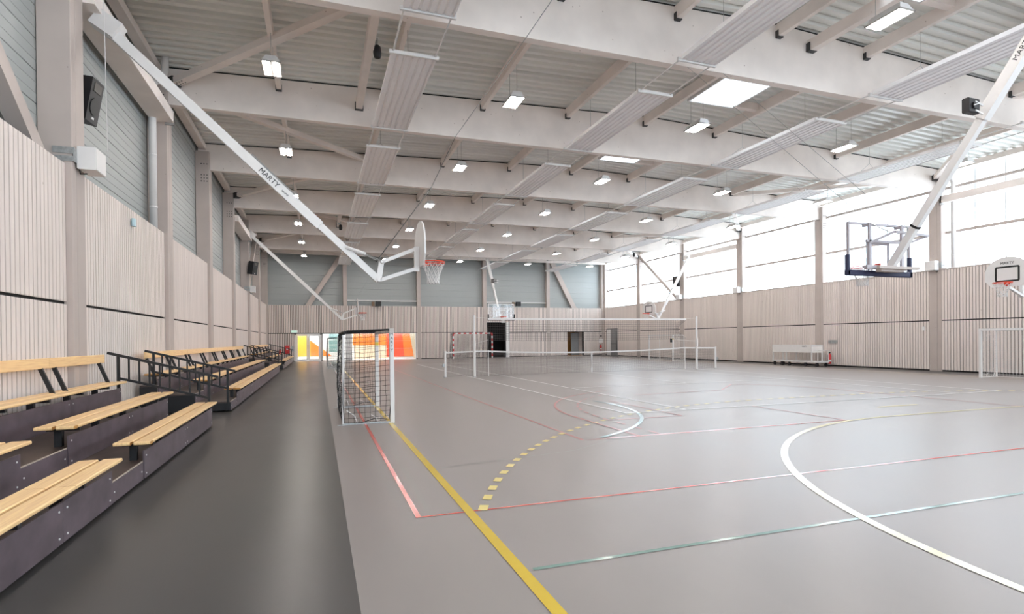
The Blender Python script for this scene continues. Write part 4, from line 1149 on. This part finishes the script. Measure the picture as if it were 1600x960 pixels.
for (x, y) in ((x0+.05, y0-.25), (x0+.05, y0+.45), (x0+.05, y0+1.5), (x0+.05, y1-.1), (x1-.05, y0-.25), (x1-.05, y1-.1), (x0+.05, y0+2.0)):
    w = MB(); w.tube([(x-.03, y, .09), (x+.03, y, .09)], .088, 14); w.box(x-.04, x+.04, y-.05, y+.05, .15, .20); w.build('castor', 'blackp', t)
text('MARTY', t, 'ink', .09, basis((0, -1, 0), (0, 0, 1), (x0-.04-24.1, y0+.45-22.5, 1.02)))
# ------------------------------------------------------------------ ceiling cables
def cable(pts, lab, r=.009, m='steel'):
    b = MB(); b.tube(pts, r, 5); o = b.build('cable', m, origin=pts[0]); tag(o, lab, 'cable')
cable([(1.1, 11.35, 3.1), (2.6, 13.2, 5.2), (3.95, 16.4, 7.62)], 'dark hoist cable rising from the near swing-arm hoop to the roof', .010, 'dsteel')
cable([(3.95, 16.4, 7.64), (4.05, 10.6, 7.66), (4.05, 4.9, 7.66)], 'thin cable run under the roof beams above the left lights row', .008, 'steel')
cable([(-3.30, 10.9, 8.3), (-3.27, 10.92, 4.7)], 'thin cord dropping past the near loudspeaker to the winch box', .006, 'white')
cable([(1.9, 33.2, 3.6), (4.2, 33.9, 7.7)], 'thin hoist cable of the farther left hoop', .010, 'steel')

# ------------------------------------------------------------------ world, sun light and camera
w = bpy.data.worlds.new('overcast_sky'); scene.world = w; w.use_nodes = True
nt = w.node_tree; nt.nodes.clear()
bg = nt.nodes.new('ShaderNodeBackground'); out = nt.nodes.new('ShaderNodeOutputWorld')
bg.inputs[0].default_value = (.77, .895, 1.0, 1); bg.inputs[1].default_value = 4.4
nt.links.new(bg.outputs[0], out.inputs[0])
# sky portals in the openings (they only guide sampling of the sky)
def portal(loc, rot, sx, sy):
    l = bpy.data.lights.new('sky_portal', 'AREA'); l.shape = 'RECTANGLE'; l.size = sx; l.size_y = sy; l.cycles.is_portal = True
    o = bpy.data.objects.new('sky_portal', l); COL.objects.link(o); o.location = loc; o.rotation_euler = rot
portal((25.42, 19.5, 6.5), (0, R(90), 0), 4.4, 53)
portal((10.65, YN-.35, 5.5), (R(90), 0, 0), 28.5, 6.2)
portal((11.75, 19.5, 9.55), (0, 0, 0), 1.8, 52)
portal((3.2, 47.4, 3.3), (0, 0, 0), 18, 2.8)

cam = bpy.data.cameras.new('camera'); co = bpy.data.objects.new('camera', cam); COL.objects.link(co)
VX = (.94425292, -.01080338, .32904363); VY = (-.32907693, -.00141421, .94430206); VZ = (-.00973631, -.99994064, -.00489052)
right = (VX[0], VY[0], VZ[0]); down = (VX[1], VY[1], VZ[1]); fwd = (VX[2], VY[2], VZ[2])
mw = Matrix.Identity(4)
for i in range(3):
    mw[i][0] = right[i]; mw[i][1] = -down[i]; mw[i][2] = -fwd[i]
mw[2][3] = 1.53
co.matrix_world = mw
cam.sensor_fit = 'HORIZONTAL'; cam.sensor_width = 36; cam.lens = 868.04/1600*36; cam.shift_y = 55/1600; cam.clip_start = .05; cam.clip_end = 300
scene.camera = co

scene.view_settings.view_transform = 'Standard'
try: scene.view_settings.look = 'None'
except Exception: pass
scene.view_settings.exposure = 0.6; scene.view_settings.gamma = 1.0; scene.view_settings.use_curve_mapping = False
c = scene.cycles
c.use_denoising = True
try: c.denoiser = 'OPENIMAGEDENOISE'
except Exception: pass
c.max_bounces = 10; c.diffuse_bounces = 8; c.glossy_bounces = 3; c.transparent_max_bounces = 12; c.transmission_bounces = 4
c.sample_clamp_indirect = 6; c.caustics_reflective = False; c.caustics_refractive = False
